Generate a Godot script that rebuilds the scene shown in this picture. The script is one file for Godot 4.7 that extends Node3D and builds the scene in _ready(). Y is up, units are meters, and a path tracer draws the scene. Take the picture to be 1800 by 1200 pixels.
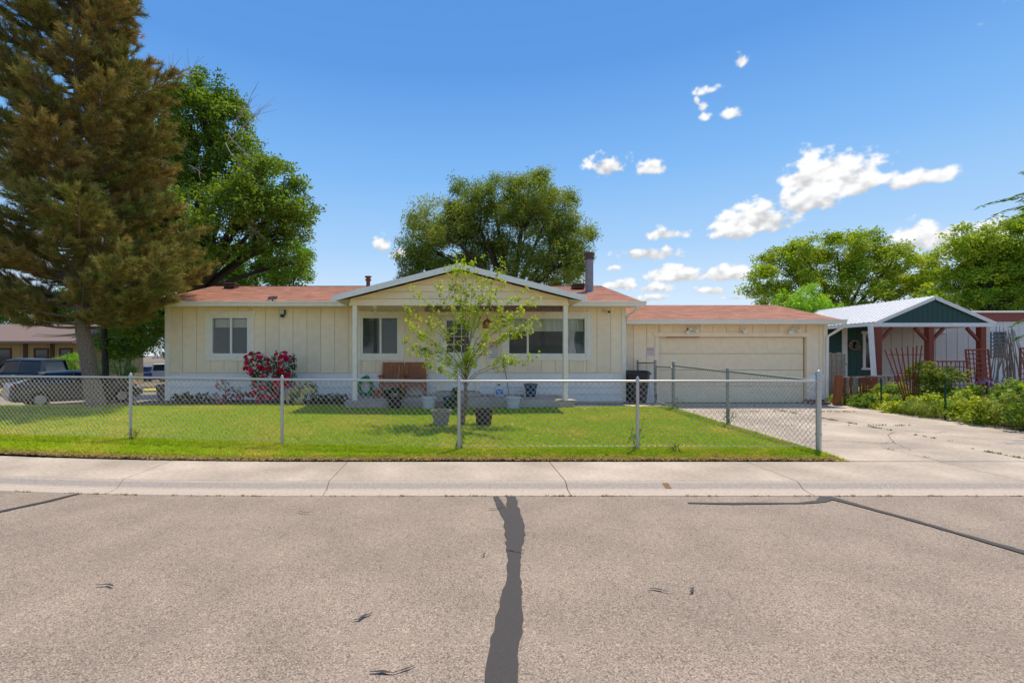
extends Node3D

# A cream manufactured home with attached garage behind a chain-link fence.
# Units are metres, y up, the camera looks along -z. "d" below means distance in front of the camera (-z).

const EYE := 1.5
const FOCAL := 864.0
const SUN_FALL := Vector3(-0.8, -2.9, 1.0)

# ------------------------------------------------------------------ mesh builder
class MB:
	var v := PackedVector3Array()
	var n := PackedVector3Array()
	var c := PackedColorArray()
	var ix := PackedInt32Array()
	var col := Color(1, 1, 1)
	func vert(p: Vector3, nn: Vector3) -> int:
		v.append(p); n.append(nn); c.append(col)
		return v.size() - 1
	func tri(a: Vector3, b: Vector3, d: Vector3) -> void:      # counter-clockwise seen from outside
		var nn := (b - a).cross(d - a).normalized()
		var i := vert(a, nn); vert(b, nn); vert(d, nn)
		ix.append_array([i, i + 2, i + 1])
	func quad(a: Vector3, b: Vector3, d: Vector3, e: Vector3) -> void:
		var nn := (d - a).cross(e - b).normalized()
		var i := vert(a, nn); vert(b, nn); vert(d, nn); vert(e, nn)
		ix.append_array([i, i + 2, i + 1, i, i + 3, i + 2])
	func box(o: Vector3, s: Vector3, b := Basis.IDENTITY) -> void:
		var x := b.x * s.x * 0.5
		var y := b.y * s.y * 0.5
		var z := b.z * s.z * 0.5
		quad(o - x - y + z, o + x - y + z, o + x + y + z, o - x + y + z)
		quad(o + x - y - z, o - x - y - z, o - x + y - z, o + x + y - z)
		quad(o + x - y + z, o + x - y - z, o + x + y - z, o + x + y + z)
		quad(o - x - y - z, o - x - y + z, o - x + y + z, o - x + y - z)
		quad(o - x + y + z, o + x + y + z, o + x + y - z, o - x + y - z)
		quad(o - x - y - z, o + x - y - z, o + x - y + z, o - x - y + z)
	func span(x0: float, x1: float, y0: float, y1: float, z0: float, z1: float) -> void:
		box(Vector3((x0 + x1) / 2, (y0 + y1) / 2, (z0 + z1) / 2), Vector3(absf(x1 - x0), absf(y1 - y0), absf(z1 - z0)))
	func cbox(o: Vector3, s: Vector3, ch := 0.006, b := Basis.IDENTITY) -> void:   # box with chamfered edges
		ch = minf(ch, minf(s.x, minf(s.y, s.z)) * 0.3)
		var h := s * 0.5
		var f := func(sx: float, sy: float, sz: float, k: int) -> Vector3:
			var p := Vector3(h.x - (0.0 if k == 0 else ch), h.y - (0.0 if k == 1 else ch), h.z - (0.0 if k == 2 else ch))
			return o + b * Vector3(p.x * sx, p.y * sy, p.z * sz)
		for s1 in [-1.0, 1.0]:
			var q: Array = [f.call(s1, -1, 1, 0), f.call(s1, -1, -1, 0), f.call(s1, 1, -1, 0), f.call(s1, 1, 1, 0)]
			if s1 < 0: q.reverse()
			quad(q[0], q[1], q[2], q[3])
			q = [f.call(-1, s1, 1, 1), f.call(1, s1, 1, 1), f.call(1, s1, -1, 1), f.call(-1, s1, -1, 1)]
			if s1 < 0: q.reverse()
			quad(q[0], q[1], q[2], q[3])
			q = [f.call(-1, -1, s1, 2), f.call(1, -1, s1, 2), f.call(1, 1, s1, 2), f.call(-1, 1, s1, 2)]
			if s1 < 0: q.reverse()
			quad(q[0], q[1], q[2], q[3])
		for a in [-1.0, 1.0]:
			for e in [-1.0, 1.0]:
				out4(o, f.call(a, e, -1, 0), f.call(a, e, 1, 0), f.call(a, e, 1, 1), f.call(a, e, -1, 1))
				out4(o, f.call(a, -1, e, 0), f.call(a, 1, e, 0), f.call(a, 1, e, 2), f.call(a, -1, e, 2))
				out4(o, f.call(-1, a, e, 1), f.call(1, a, e, 1), f.call(1, a, e, 2), f.call(-1, a, e, 2))
				for g in [-1.0, 1.0]:
					var t: Array = [f.call(a, e, g, 0), f.call(a, e, g, 1), f.call(a, e, g, 2)]
					if (t[1] - t[0]).cross(t[2] - t[0]).dot(t[0] - o) < 0: t.reverse()
					tri(t[0], t[1], t[2])
	func out4(o: Vector3, a: Vector3, b: Vector3, d: Vector3, e: Vector3) -> void:   # a quad turned away from o
		if (d - a).cross(e - b).dot((a + d) * 0.5 - o) < 0:
			quad(a, e, d, b)
		else:
			quad(a, b, d, e)
	func cspan(x0: float, x1: float, y0: float, y1: float, z0: float, z1: float, ch := 0.005) -> void:
		cbox(Vector3((x0 + x1) / 2, (y0 + y1) / 2, (z0 + z1) / 2), Vector3(absf(x1 - x0), absf(y1 - y0), absf(z1 - z0)), ch)
	func bar(a: Vector3, b: Vector3, w: float, h: float, up := Vector3.UP) -> void:    # a straight board from a to b
		var d := (b - a)
		var z := d.normalized()
		var x := up.cross(z).normalized()
		if x.length() < 0.5: x = Vector3.RIGHT
		cbox((a + b) / 2, Vector3(w, h, d.length()), 0.004, Basis(x, z.cross(x), z))
	func tube(p: Array, r: Array, sides := 8, caps := true) -> void:
		var rings := []
		var x := Vector3.ZERO
		for i in p.size():
			var t: Vector3 = (p[mini(i + 1, p.size() - 1)] - p[maxi(i - 1, 0)]).normalized()
			if x == Vector3.ZERO:
				x = t.cross(Vector3.UP if absf(t.y) < 0.9 else Vector3.RIGHT).normalized()
			else:
				x = (x - t * x.dot(t)).normalized()
			var y := t.cross(x)
			var first := v.size()
			for k in sides:
				var a := TAU * k / sides
				var d := x * cos(a) + y * sin(a)
				vert(p[i] + d * float(r[mini(i, r.size() - 1)]), d)
			rings.append(first)
		for i in p.size() - 1:
			for k in sides:
				var a: int = rings[i] + k
				var b: int = rings[i] + (k + 1) % sides
				var cc: int = rings[i + 1] + (k + 1) % sides
				var d: int = rings[i + 1] + k
				ix.append_array([a, cc, b, a, d, cc])
		if caps:
			for e in [0, p.size() - 1]:
				var t: Vector3 = (p[1] - p[0]) if e == 0 else (p[e] - p[e - 1])
				t = t.normalized() * (-1.0 if e == 0 else 1.0)
				var m := vert(p[e], t)
				var f := v.size()
				for k in sides: vert(v[rings[e] + k], t)
				for k in sides:
					if e == 0: ix.append_array([m, f + k, f + (k + 1) % sides])
					else: ix.append_array([m, f + (k + 1) % sides, f + k])
	func lathe(o: Vector3, prof: Array, sides := 20, sharp := false) -> void:   # prof: Vector2(radius, height), outside going up
		var last := -1
		for i in prof.size():
			var reps := [0]
			if sharp and i > 0 and i < prof.size() - 1: reps = [0, 1]
			for rep in reps:
				var a: Vector2 = prof[maxi(i - 1, 0)] if rep == 0 else prof[i]
				var b: Vector2 = prof[mini(i + 1, prof.size() - 1)] if (rep == 1 or not sharp or i == 0) else prof[i]
				var t := (b - a).normalized()
				var first := v.size()
				for k in sides + 1:
					var w := TAU * k / sides
					var dir := Vector3(cos(w), 0, sin(w))
					vert(o + dir * prof[i].x + Vector3.UP * prof[i].y, (dir * t.y - Vector3.UP * t.x).normalized())
				if last >= 0 and rep == 0:
					for k in sides:
						ix.append_array([last + k, last + k + 1, first + k + 1, last + k, first + k + 1, first + k])
				last = first
	func prism(poly: PackedVector2Array, t: Transform3D, depth: float) -> void:   # poly in t's xy plane, counter-clockwise, pushed back along -z
		var tris := Geometry2D.triangulate_polygon(poly)
		var k := poly.size()
		var nf := t.basis.z.normalized()
		var area := 0.0
		for i in k: area += poly[i].cross(poly[(i + 1) % k])
		var pts := poly
		if area < 0:
			pts = poly.duplicate(); pts.reverse()
			tris = Geometry2D.triangulate_polygon(pts)
		for side in 2:
			var f := v.size()
			for p in pts: vert(t * Vector3(p.x, p.y, -depth * side), nf * (1.0 - 2.0 * side))
			for i in range(0, tris.size(), 3):
				var a: int = tris[i]; var b: int = tris[i + 1]; var d: int = tris[i + 2]
				var ccw := (pts[b] - pts[a]).cross(pts[d] - pts[a]) > 0
				if ccw == (side == 0): ix.append_array([f + a, f + d, f + b])
				else: ix.append_array([f + a, f + b, f + d])
		for i in k:
			var p := pts[i]; var q := pts[(i + 1) % k]
			quad(t * Vector3(p.x, p.y, -depth), t * Vector3(q.x, q.y, -depth), t * Vector3(q.x, q.y, 0), t * Vector3(p.x, p.y, 0))
	func loft(rings: Array, closed_ends := true) -> void:      # rings of equal count, each counter-clockwise seen from the first end
		var k: int = rings[0].size()
		for i in rings.size() - 1:
			for j in k:
				var a: Vector3 = rings[i][j]; var b: Vector3 = rings[i][(j + 1) % k]
				var d: Vector3 = rings[i + 1][(j + 1) % k]; var e: Vector3 = rings[i + 1][j]
				var m := Vector3.ZERO
				for q in rings[i]: m += q
				m /= k
				out4(m, a, b, d, e)
		if closed_ends:
			for e in [0, rings.size() - 1]:
				var m := Vector3.ZERO
				for q in rings[e]: m += q
				m /= k
				var inner: Vector3 = rings[1 if e == 0 else e - 1][0] - rings[e][0]
				for j in k:
					var a: Vector3 = rings[e][j]; var b: Vector3 = rings[e][(j + 1) % k]
					if (a - m).cross(b - m).dot(inner) > 0: tri(m, b, a)
					else: tri(m, a, b)
	func mesh() -> ArrayMesh:
		var arr := []
		arr.resize(Mesh.ARRAY_MAX)
		arr[Mesh.ARRAY_VERTEX] = v
		arr[Mesh.ARRAY_NORMAL] = n
		arr[Mesh.ARRAY_COLOR] = c
		arr[Mesh.ARRAY_INDEX] = ix
		var m := ArrayMesh.new()
		m.add_surface_from_arrays(Mesh.PRIMITIVE_TRIANGLES, arr)
		return m

# ------------------------------------------------------------------ naming and small helpers
var taken := {}
var M := {}
var T := {}
var rng := RandomNumberGenerator.new()
var noise := FastNoiseLite.new()

func numbered(called: String) -> String:
	taken[called] = taken.get(called, -1) + 1
	return called if taken[called] == 0 else "%s_%03d" % [called, taken[called]]

func tag(o: Node, label: String, category: String, group := "") -> Node:
	o.set_meta("label", label); o.set_meta("category", category)
	if group != "": o.set_meta("group", group)
	return o

func thing(called: String, label: String, category: String, where := Vector3.ZERO, turn := 0.0, group := "") -> Node3D:
	var o := Node3D.new()
	o.name = numbered(called)
	add_child(o)
	o.position = where; o.rotation.y = turn
	tag(o, label, category, group)
	return o

func setting(called: String) -> Node3D:
	var o := Node3D.new()
	o.name = numbered(called)
	add_child(o)
	o.set_meta("kind", "structure")
	return o

func part(called: String, shape: Variant, m: Material, parent: Node, where := Vector3.ZERO) -> MeshInstance3D:
	var o := MeshInstance3D.new()
	o.name = called
	o.mesh = shape.mesh() if shape is MB else shape
	o.material_override = m
	parent.add_child(o, true)
	o.position = where
	return o

func solo(called: String, shape: Variant, m: Material, label: String, category: String, where := Vector3.ZERO, group := "") -> MeshInstance3D:
	var o := MeshInstance3D.new()
	o.name = numbered(called)
	o.mesh = shape.mesh() if shape is MB else shape
	o.material_override = m
	add_child(o)
	o.position = where
	tag(o, label, category, group)
	return o

func scatter(called: String, shape: Mesh, m: Material, where: Array, tint: Array, parent: Node) -> MultiMeshInstance3D:
	var mm := MultiMesh.new()
	mm.transform_format = MultiMesh.TRANSFORM_3D
	mm.use_colors = true
	mm.mesh = shape
	mm.instance_count = where.size()
	for i in where.size():
		mm.set_instance_transform(i, where[i])
		mm.set_instance_color(i, tint[i])
	var o := MultiMeshInstance3D.new()
	o.name = called if parent != self else numbered(called)
	o.multimesh = mm
	o.material_override = m
	parent.add_child(o, true)
	o.set_meta("kind", "stuff")
	return o

func copy_of(o: Node3D, where: Vector3, turn: float, label := "") -> Node3D:
	var k: Node3D = o.duplicate()
	k.name = numbered(String(o.name).rstrip("0123456789").rstrip("_"))
	add_child(k)
	k.position = where; k.rotation.y = turn
	if label != "": k.set_meta("label", label)
	return k

func W(px: float, py: float, d: float) -> Vector3:       # the point seen at that place of the 1800 x 1200 photograph, d metres away
	return Vector3((px - 800.0) * d / FOCAL, EYE + (625.0 - py) * d / FOCAL, -d)

func rr(a: float, b: float) -> float:
	return rng.randf_range(a, b)

func L(r: float, g: float, b: float) -> Color:
	return Color(r, g, b).linear_to_srgb()

func bend(x: float) -> float:            # the street and the fence bend away past the second fence post
	if x > -2.0: return 0.0
	var t := minf(-2.0 - x, 8.0)
	return 0.018 * t * t + maxf(-10.0 - x, 0.0) * 0.288

func lawn_y(x: float, d: float) -> float:
	var h := 0.012 + 0.165 * clampf((d - 6.9) / 6.0, 0.0, 1.0)
	h += 0.012 * noise.get_noise_2d(x * 14.0, d * 14.0)
	return h - 0.68 * smoothstep(12.0, 19.5, d) * smoothstep(-7.0, -10.5, x)

func ground_y(x: float, d: float) -> float:
	if d < 7.3: return -0.4
	if x > 5.3: return -0.03 - 0.5 * smoothstep(40.0, 120.0, d)
	if x > -16.0 and d < 19.5: return lawn_y(x, d) - 0.07
	return lerpf(-0.07, -0.62, smoothstep(-6.0, -10.0, x)) - 0.4 * smoothstep(28.0, 52.0, d) - 1.2 * smoothstep(55.0, 140.0, d)

# ------------------------------------------------------------------ materials
func noise_tex(called: String, size: int, freq: float, oct: int, lo: float, hi: float, type := FastNoiseLite.TYPE_SIMPLEX_SMOOTH, seed_ := 1, stops := []) -> void:
	var f := FastNoiseLite.new()
	f.noise_type = type
	f.frequency = freq
	f.fractal_octaves = oct
	f.seed = seed_
	if type == FastNoiseLite.TYPE_CELLULAR:
		f.cellular_return_type = FastNoiseLite.RETURN_CELL_VALUE
		f.fractal_type = FastNoiseLite.FRACTAL_NONE
	var t := NoiseTexture2D.new()
	t.width = size; t.height = size
	t.seamless = true
	t.noise = f
	var g := Gradient.new()
	if stops.is_empty():
		g.set_color(0, Color(lo, lo, lo)); g.set_color(1, Color(hi, hi, hi))
	else:
		var offs := PackedFloat32Array(); var cols := PackedColorArray()
		for s in stops: offs.append(s[0]); cols.append(s[1])
		g.offsets = offs; g.colors = cols
	t.color_ramp = g
	T[called] = t

func mat(called: String, c: Color, rough := 0.85, tex := "", scale := 1.0, bump := 0.0, bump_tex := "") -> StandardMaterial3D:
	var m := StandardMaterial3D.new()
	m.resource_name = called
	m.albedo_color = c
	m.roughness = rough
	m.vertex_color_use_as_albedo = true
	if tex != "" or bump_tex != "":
		m.uv1_triplanar = true
		m.uv1_world_triplanar = true
		m.uv1_scale = Vector3.ONE * scale
		m.uv1_triplanar_sharpness = 8.0
	if tex != "": m.albedo_texture = T[tex]
	if bump > 0.0:
		m.heightmap_enabled = true
		m.heightmap_scale = bump
		m.heightmap_texture = T[bump_tex if bump_tex != "" else tex]
	M[called] = m
	return m

func leafy(called: String, rough := 0.55, back := 0.5) -> void:
	var m := mat(called, Color.WHITE, rough)
	m.metallic_specular = 0.25
	m.backlight_enabled = true
	m.backlight = Color(back, back, back * 0.6)

func make_materials() -> void:
	noise_tex("mottle", 512, 0.008, 5, 0.78, 1.0)
	noise_tex("fine", 512, 0.05, 4, 0.86, 1.0)
	noise_tex("paint", 512, 0.012, 4, 0.955, 1.0, FastNoiseLite.TYPE_SIMPLEX_SMOOTH, 44)
	noise_tex("speck", 1024, 0.17, 1, 0, 1, FastNoiseLite.TYPE_CELLULAR, 5, [[0.0, Color(0.55, 0.53, 0.52)], [0.30, Color(0.745, 0.725, 0.71)], [0.62, Color(0.81, 0.79, 0.77)], [0.86, Color(0.88, 0.86, 0.84)], [0.96, Color(0.97, 0.95, 0.93)], [1.0, Color(1, 0.94, 0.9)]])
	noise_tex("grit", 512, 0.25, 3, 0.0, 1.0, FastNoiseLite.TYPE_SIMPLEX_SMOOTH, 8)
	noise_tex("patch", 512, 0.010, 5, 0.88, 1.0, FastNoiseLite.TYPE_SIMPLEX_SMOOTH, 21)
	noise_tex("concrete", 1024, 0.03, 5, 0, 1, FastNoiseLite.TYPE_SIMPLEX_SMOOTH, 3, [[0.0, Color(0.84, 0.82, 0.80)], [0.4, Color(0.92, 0.91, 0.90)], [0.7, Color(0.95, 0.94, 0.93)], [1.0, Color(1, 1, 1)]])
	noise_tex("bark", 512, 0.03, 4, 0.35, 1.0, FastNoiseLite.TYPE_SIMPLEX, 12)
	noise_tex("grain", 512, 0.02, 4, 0.7, 1.0, FastNoiseLite.TYPE_SIMPLEX, 17)
	var m := mat("asphalt", L(0.55, 0.475, 0.405), 0.95, "speck", 0.9, 0.06, "grit")
	m.detail_enabled = true
	m.detail_blend_mode = BaseMaterial3D.BLEND_MODE_MUL
	m.detail_albedo = T["patch"]
	m.detail_uv_layer = BaseMaterial3D.DETAIL_UV_2
	m.uv2_triplanar = true; m.uv2_world_triplanar = true
	m.uv2_scale = Vector3.ONE * 0.21
	mat("sealant", L(0.052, 0.048, 0.05), 0.75, "fine", 1.3, 0.2, "grit")
	mat("concrete", L(0.635, 0.555, 0.465), 0.92, "concrete", 0.45)
	for nm in ["concrete"]:
		var cm: StandardMaterial3D = M[nm]
		cm.detail_enabled = true
		cm.detail_blend_mode = BaseMaterial3D.BLEND_MODE_MUL
		cm.detail_albedo = T["mottle"]
		cm.detail_uv_layer = BaseMaterial3D.DETAIL_UV_2
		cm.uv2_triplanar = true; cm.uv2_world_triplanar = true
		cm.uv2_scale = Vector3.ONE * 0.17
		cm.albedo_color = L(0.66, 0.58, 0.49)
	mat("curb", L(0.56, 0.49, 0.415), 0.92, "concrete", 0.6)
	mat("soil", L(0.14, 0.10, 0.07), 1.0, "mottle", 0.9, 0.5, "grit")
	mat("turf", L(0.50, 0.46, 0.08), 1.0, "mottle", 0.9, 0.3, "grit")
	mat("dry_ground", L(0.20, 0.17, 0.11), 1.0, "mottle", 0.3, 0.6, "grit")
	for k in 3:
		mat("siding%d" % k, L(0.95 * [1.0, 0.97, 1.02][k], 0.785 * [1.0, 0.97, 1.02][k], 0.565 * [1.0, 0.96, 1.03][k]), 0.75, "paint", 0.5)
	mat("trim", L(0.90, 0.82, 0.69), 0.6, "paint", 0.8)
	mat("white", L(0.88, 0.84, 0.77), 0.55, "paint", 0.6)
	mat("lap_white", L(0.86, 0.83, 0.78), 0.6, "paint", 0.9)
	mat("vinyl", L(0.82, 0.80, 0.74), 0.4)
	mat("shingle", L(1, 1, 1), 0.95, "fine", 2.5, 0.06, "grit")
	mat("brown_board", L(0.24, 0.14, 0.11), 0.8, "grain", 0.8)
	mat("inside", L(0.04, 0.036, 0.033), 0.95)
	mat("fabric", L(0.50, 0.52, 0.40), 0.95, "fine", 2.0)
	mat("blind", L(0.55, 0.53, 0.48), 0.8)
	var g := mat("glass", Color(0.75, 0.8, 0.8, 0.12), 0.02)
	g.transparency = BaseMaterial3D.TRANSPARENCY_ALPHA
	g.vertex_color_use_as_albedo = false
	var s := mat("galvanized", L(0.56, 0.565, 0.57), 0.42, "fine", 3.0)
	s.metallic = 0.65
	s = mat("weathered_steel", L(0.34, 0.37, 0.36), 0.5, "fine", 3.0)
	s.metallic = 0.55
	s = mat("flue", L(0.32, 0.31, 0.32), 0.5, "mottle", 2.0)
	s.metallic = 0.5
	mat("rust", L(0.22, 0.10, 0.06), 0.9, "mottle", 3.0)
	mat("black_plastic", L(0.022, 0.02, 0.021), 0.45, "fine", 2.0)
	mat("chair_wood", L(0.52, 0.165, 0.058), 0.6, "grain", 2.0, 0.1, "grain")
	mat("red_wood", L(0.34, 0.075, 0.035), 0.75, "grain", 1.5, 0.1, "grain")
	mat("orange_wood", L(0.46, 0.13, 0.04), 0.75, "grain", 1.5, 0.1, "grain")
	mat("grey_wood", L(0.40, 0.335, 0.265), 0.9, "grain", 1.2, 0.2, "grain")
	mat("stick", L(0.38, 0.29, 0.21), 0.9, "grain", 2.0)
	mat("green_siding", L(0.012, 0.075, 0.058), 0.6, "fine", 1.0)
	mat("pale_wall", L(0.58, 0.51, 0.46), 0.7, "paint", 0.8)
	mat("trailer_white", L(0.74, 0.72, 0.68), 0.7, "paint", 0.8)
	s = mat("metal_roof", L(0.84, 0.84, 0.83), 0.4)
	s.metallic = 0.1
	mat("red_trim", L(0.36, 0.085, 0.065), 0.7, "fine", 1.0)
	mat("terracotta", L(0.42, 0.13, 0.06), 0.85, "mottle", 3.0)
	mat("blue_glaze", L(0.012, 0.075, 0.14), 0.25, "fine", 3.0)
	mat("white_plastic", L(0.70, 0.74, 0.75), 0.5, "fine", 2.0)
	mat("stone_pot", L(0.40, 0.345, 0.29), 0.95, "mottle", 5.0, 0.4, "grit")
	mat("dark_pot", L(0.045, 0.025, 0.018), 0.55, "fine", 2.0)
	mat("hose", L(0.012, 0.22, 0.06), 0.4)
	mat("label_blue", L(0.03, 0.22, 0.50), 0.5)
	mat("print_red", L(0.50, 0.06, 0.07), 0.7)
	mat("print_ink", L(0.10, 0.10, 0.22), 0.7)
	mat("paint_white", L(0.85, 0.83, 0.80), 0.8, "fine", 6.0)
	mat("wire", L(0.03, 0.03, 0.03), 0.6)
	mat("green_steel", L(0.01, 0.07, 0.035), 0.5)
	mat("bark_pine", L(0.52, 0.39, 0.29), 0.95, "bark", 1.6, 1.5, "bark")
	mat("bark_dark", L(0.13, 0.10, 0.075), 0.95, "bark", 1.0, 2.0, "bark")
	mat("bark_sapling", L(0.46, 0.32, 0.23), 0.9, "bark", 3.0, 0.6, "bark")
	mat("twig_grey", L(0.36, 0.31, 0.26), 0.9)
	leafy("leaf", 0.5, 0.9)
	leafy("needle", 0.7, 0.5)
	leafy("grass", 0.8, 0.8)
	leafy("petal", 0.6, 0.4)
	s = mat("car_silver", L(0.04, 0.043, 0.05), 0.35); s.metallic = 0.4; s.clearcoat_enabled = true; s.clearcoat = 0.8
	s = mat("car_black", L(0.018, 0.015, 0.018), 0.35); s.clearcoat_enabled = true; s.clearcoat = 0.8
	s = mat("car_blue", L(0.015, 0.05, 0.22), 0.35); s.clearcoat_enabled = true; s.clearcoat = 0.8
	s = mat("car_pale", L(0.50, 0.52, 0.54), 0.35); s.clearcoat_enabled = true; s.clearcoat = 0.8
	s = mat("car_glass", L(0.02, 0.025, 0.028), 0.05)
	mat("tyre", L(0.02, 0.02, 0.02), 0.9)
	s = mat("rim", L(0.45, 0.45, 0.46), 0.35); s.metallic = 0.7
	mat("lamp_red", L(0.40, 0.01, 0.015), 0.2)
	mat("tan_wall", L(0.40, 0.29, 0.16), 0.85, "fine", 0.7)
	mat("dark_timber", L(0.09, 0.05, 0.035), 0.85, "grain", 1.0)
	mat("brown_roof", L(0.26, 0.19, 0.165), 0.95, "mottle", 1.5)
	mat("grey_bin", L(0.06, 0.065, 0.07), 0.6)

# ------------------------------------------------------------------ sky
func smooth(a: float, b: float, x: float) -> float:
	return smoothstep(a, b, x)

func make_sky() -> Sky:
	var w := 4096
	var h := 2048
	var im := Image.create(w, h, false, Image.FORMAT_RGB8)
	var stops := [[0.0, Vector3(0.72, 0.80, 0.85)], [5.0, Vector3(0.58, 0.71, 0.85)], [12.0, Vector3(0.34, 0.55, 0.82)], [20.0, Vector3(0.19, 0.42, 0.78)], [30.0, Vector3(0.10, 0.285, 0.67)], [45.0, Vector3(0.08, 0.24, 0.60)], [90.0, Vector3(0.075, 0.21, 0.54)]]
	var rows := []
	for y in h:
		var el := 90.0 - (y + 0.5) * 180.0 / h
		var c := Vector3(0.30, 0.27, 0.235)
		if el >= 0.0:
			for i in stops.size() - 1:
				if el >= stops[i][0] and el <= stops[i + 1][0]:
					c = stops[i][1].lerp(stops[i + 1][1], (el - stops[i][0]) / (stops[i + 1][0] - stops[i][0]))
		rows.append(c)
		im.fill_rect(Rect2i(0, y, w, 1), L(c.x, c.y, c.z))
	var f := FastNoiseLite.new()
	f.noise_type = FastNoiseLite.TYPE_SIMPLEX_SMOOTH
	f.frequency = 1.0
	f.fractal_octaves = 5
	f.seed = 4
	# azimuth, height, half width, half height in degrees, how solid
	var clouds := [[30.3, 27.4, 1.0, 1.0, 0.55], [27.5, 25.6, 2.0, 0.8, 0.45], [26.9, 24.4, 0.7, 1.0, 0.4], [29.3, 23.2, 1.2, 0.9, 0.55], [26.8, 23.4, 1.1, 0.6, 0.5], [26.2, 24.9, 0.5, 0.7, 0.35],
		[17.3, 20.3, 1.9, 1.15, 0.95], [21.7, 19.4, 1.7, 0.8, 0.8],
		[37.3, 15.8, 2.9, 2.1, 1.15], [39.3, 15.0, 1.9, 1.2, 1.0], [42.8, 14.6, 2.3, 1.0, 0.95], [32.0, 13.2, 2.7, 1.5, 1.1], [35.5, 14.2, 2.6, 1.25, 1.1], [29.6, 12.4, 1.8, 0.9, 1.0],
		[22.9, 12.7, 2.6, 0.95, 0.95], [20.9, 10.9, 3.0, 0.85, 1.0], [17.9, 9.6, 1.0, 0.45, 0.9], [24.8, 8.4, 3.0, 1.0, 1.0], [28.4, 8.3, 2.6, 0.95, 1.0], [22.5, 7.2, 2.0, 0.6, 0.85], [27.5, 6.6, 2.6, 0.55, 0.85],
		[18.5, 7.6, 1.8, 0.7, 0.85], [21.5, 6.2, 2.2, 0.5, 0.8], [29.8, 5.8, 2.0, 0.5, 0.8], [43.8, 9.6, 3.0, 1.4, 1.05], [46.5, 8.6, 2.4, 1.2, 1.0],
		[-8.4, 12.5, 1.1, 0.95, 0.95], [-6.2, 11.6, 1.0, 0.8, 0.9], [12.5, 5.0, 3.0, 0.8, 0.8], [-2.0, 5.5, 3.5, 0.8, 0.7]]
	var r2 := RandomNumberGenerator.new()
	r2.seed = 77
	for k in 120:                                   # the same kind of scattered clouds all round
		var az := r2.randf_range(52.0, 308.0)
		var el := 4.0 + 26.0 * pow(r2.randf(), 1.6)
		var sz := r2.randf_range(0.8, 3.4) * (0.7 + el / 30.0)
		clouds.append([az, el, sz * 1.5, sz * 0.55, r2.randf_range(0.7, 1.1)])
	var px := w / 360.0
	for cl in clouds:
		var rx: float = cl[2] * 1.9
		var ry: float = cl[3] * 2.0
		var x0 := int((cl[0] - rx) * px); var x1 := int((cl[0] + rx) * px)
		var y0 := int((90.0 - cl[1] - ry) * px); var y1 := int((90.0 - cl[1] + ry) * px)
		for y in range(maxi(y0, 0), mini(y1, h / 2 - 4)):
			var el := 90.0 - (y + 0.5) / px
			for x in range(x0, x1):
				var az := (x + 0.5) / px
				var n1 := f.get_noise_2d(az * 0.16, el * 0.24)
				var n2 := f.get_noise_2d(az * 0.55 + 40.0, el * 0.75)
				var qx: float = (az - cl[0]) / cl[2]
				var qy: float = (el - cl[1]) / cl[3]
				if qy < 0.0: qy *= 1.5
				var den: float = (1.0 - sqrt(qx * qx + qy * qy)) * 0.9 + n1 * 0.75 + n2 * 0.5 + f.get_noise_2d(az * 2.6, el * 3.0 + 9.0) * 0.16 + (cl[4] - 1.0) * 0.7 + 0.16
				var a := smooth(-0.02, 0.42, den)
				if a <= 0.0: continue
				var lit := clampf(0.84 + 0.24 * qy + 0.45 * n2 + 0.15 * n1, 0.62, 1.0)
				var cc := Vector3(0.86, 0.865, 0.875) * lit
				cc = cc + Vector3(0.0, 0.01, 0.03) * (1.0 - lit)
				var xi := posmod(x, w)
				var o := im.get_pixel(xi, y).srgb_to_linear()
				im.set_pixel(xi, y, L(lerpf(o.r, cc.x, a), lerpf(o.g, cc.y, a), lerpf(o.b, cc.z, a)))
	var pm := PanoramaSkyMaterial.new()
	pm.panorama = ImageTexture.create_from_image(im)
	pm.energy_multiplier = 1.0
	var s := Sky.new()
	s.sky_material = pm
	return s

func camera_and_light() -> void:
	var cam := Camera3D.new()
	cam.name = "camera"
	add_child(cam)
	cam.position = Vector3(0, EYE, 0)
	cam.projection = Camera3D.PROJECTION_FRUSTUM       # an upright wide lens, shifted a little as the photograph is
	cam.near = 0.05
	cam.far = 900.0
	cam.size = 0.05 * 1200.0 / FOCAL
	cam.frustum_offset = Vector2(100.0, 25.0) * 0.05 / FOCAL
	cam.current = true
	var e := Environment.new()
	e.background_mode = Environment.BG_SKY
	e.sky = make_sky()
	e.tonemap_mode = Environment.TONE_MAPPER_LINEAR
	e.tonemap_exposure = 2.5
	e.background_energy_multiplier = 0.475
	e.sdfgi_enabled = true
	e.ssao_enabled = true
	e.ssil_enabled = true
	var we := WorldEnvironment.new()
	we.name = "surroundings"
	we.environment = e
	add_child(we)
	var sun := DirectionalLight3D.new()
	sun.name = "sun"
	add_child(sun)
	sun.look_at_from_position(Vector3.ZERO, SUN_FALL, Vector3.FORWARD)
	sun.light_energy = 0.64
	sun.light_color = Color(1.0, 0.93, 0.81)
	sun.light_angular_distance = 0.5
	sun.shadow_enabled = true

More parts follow.
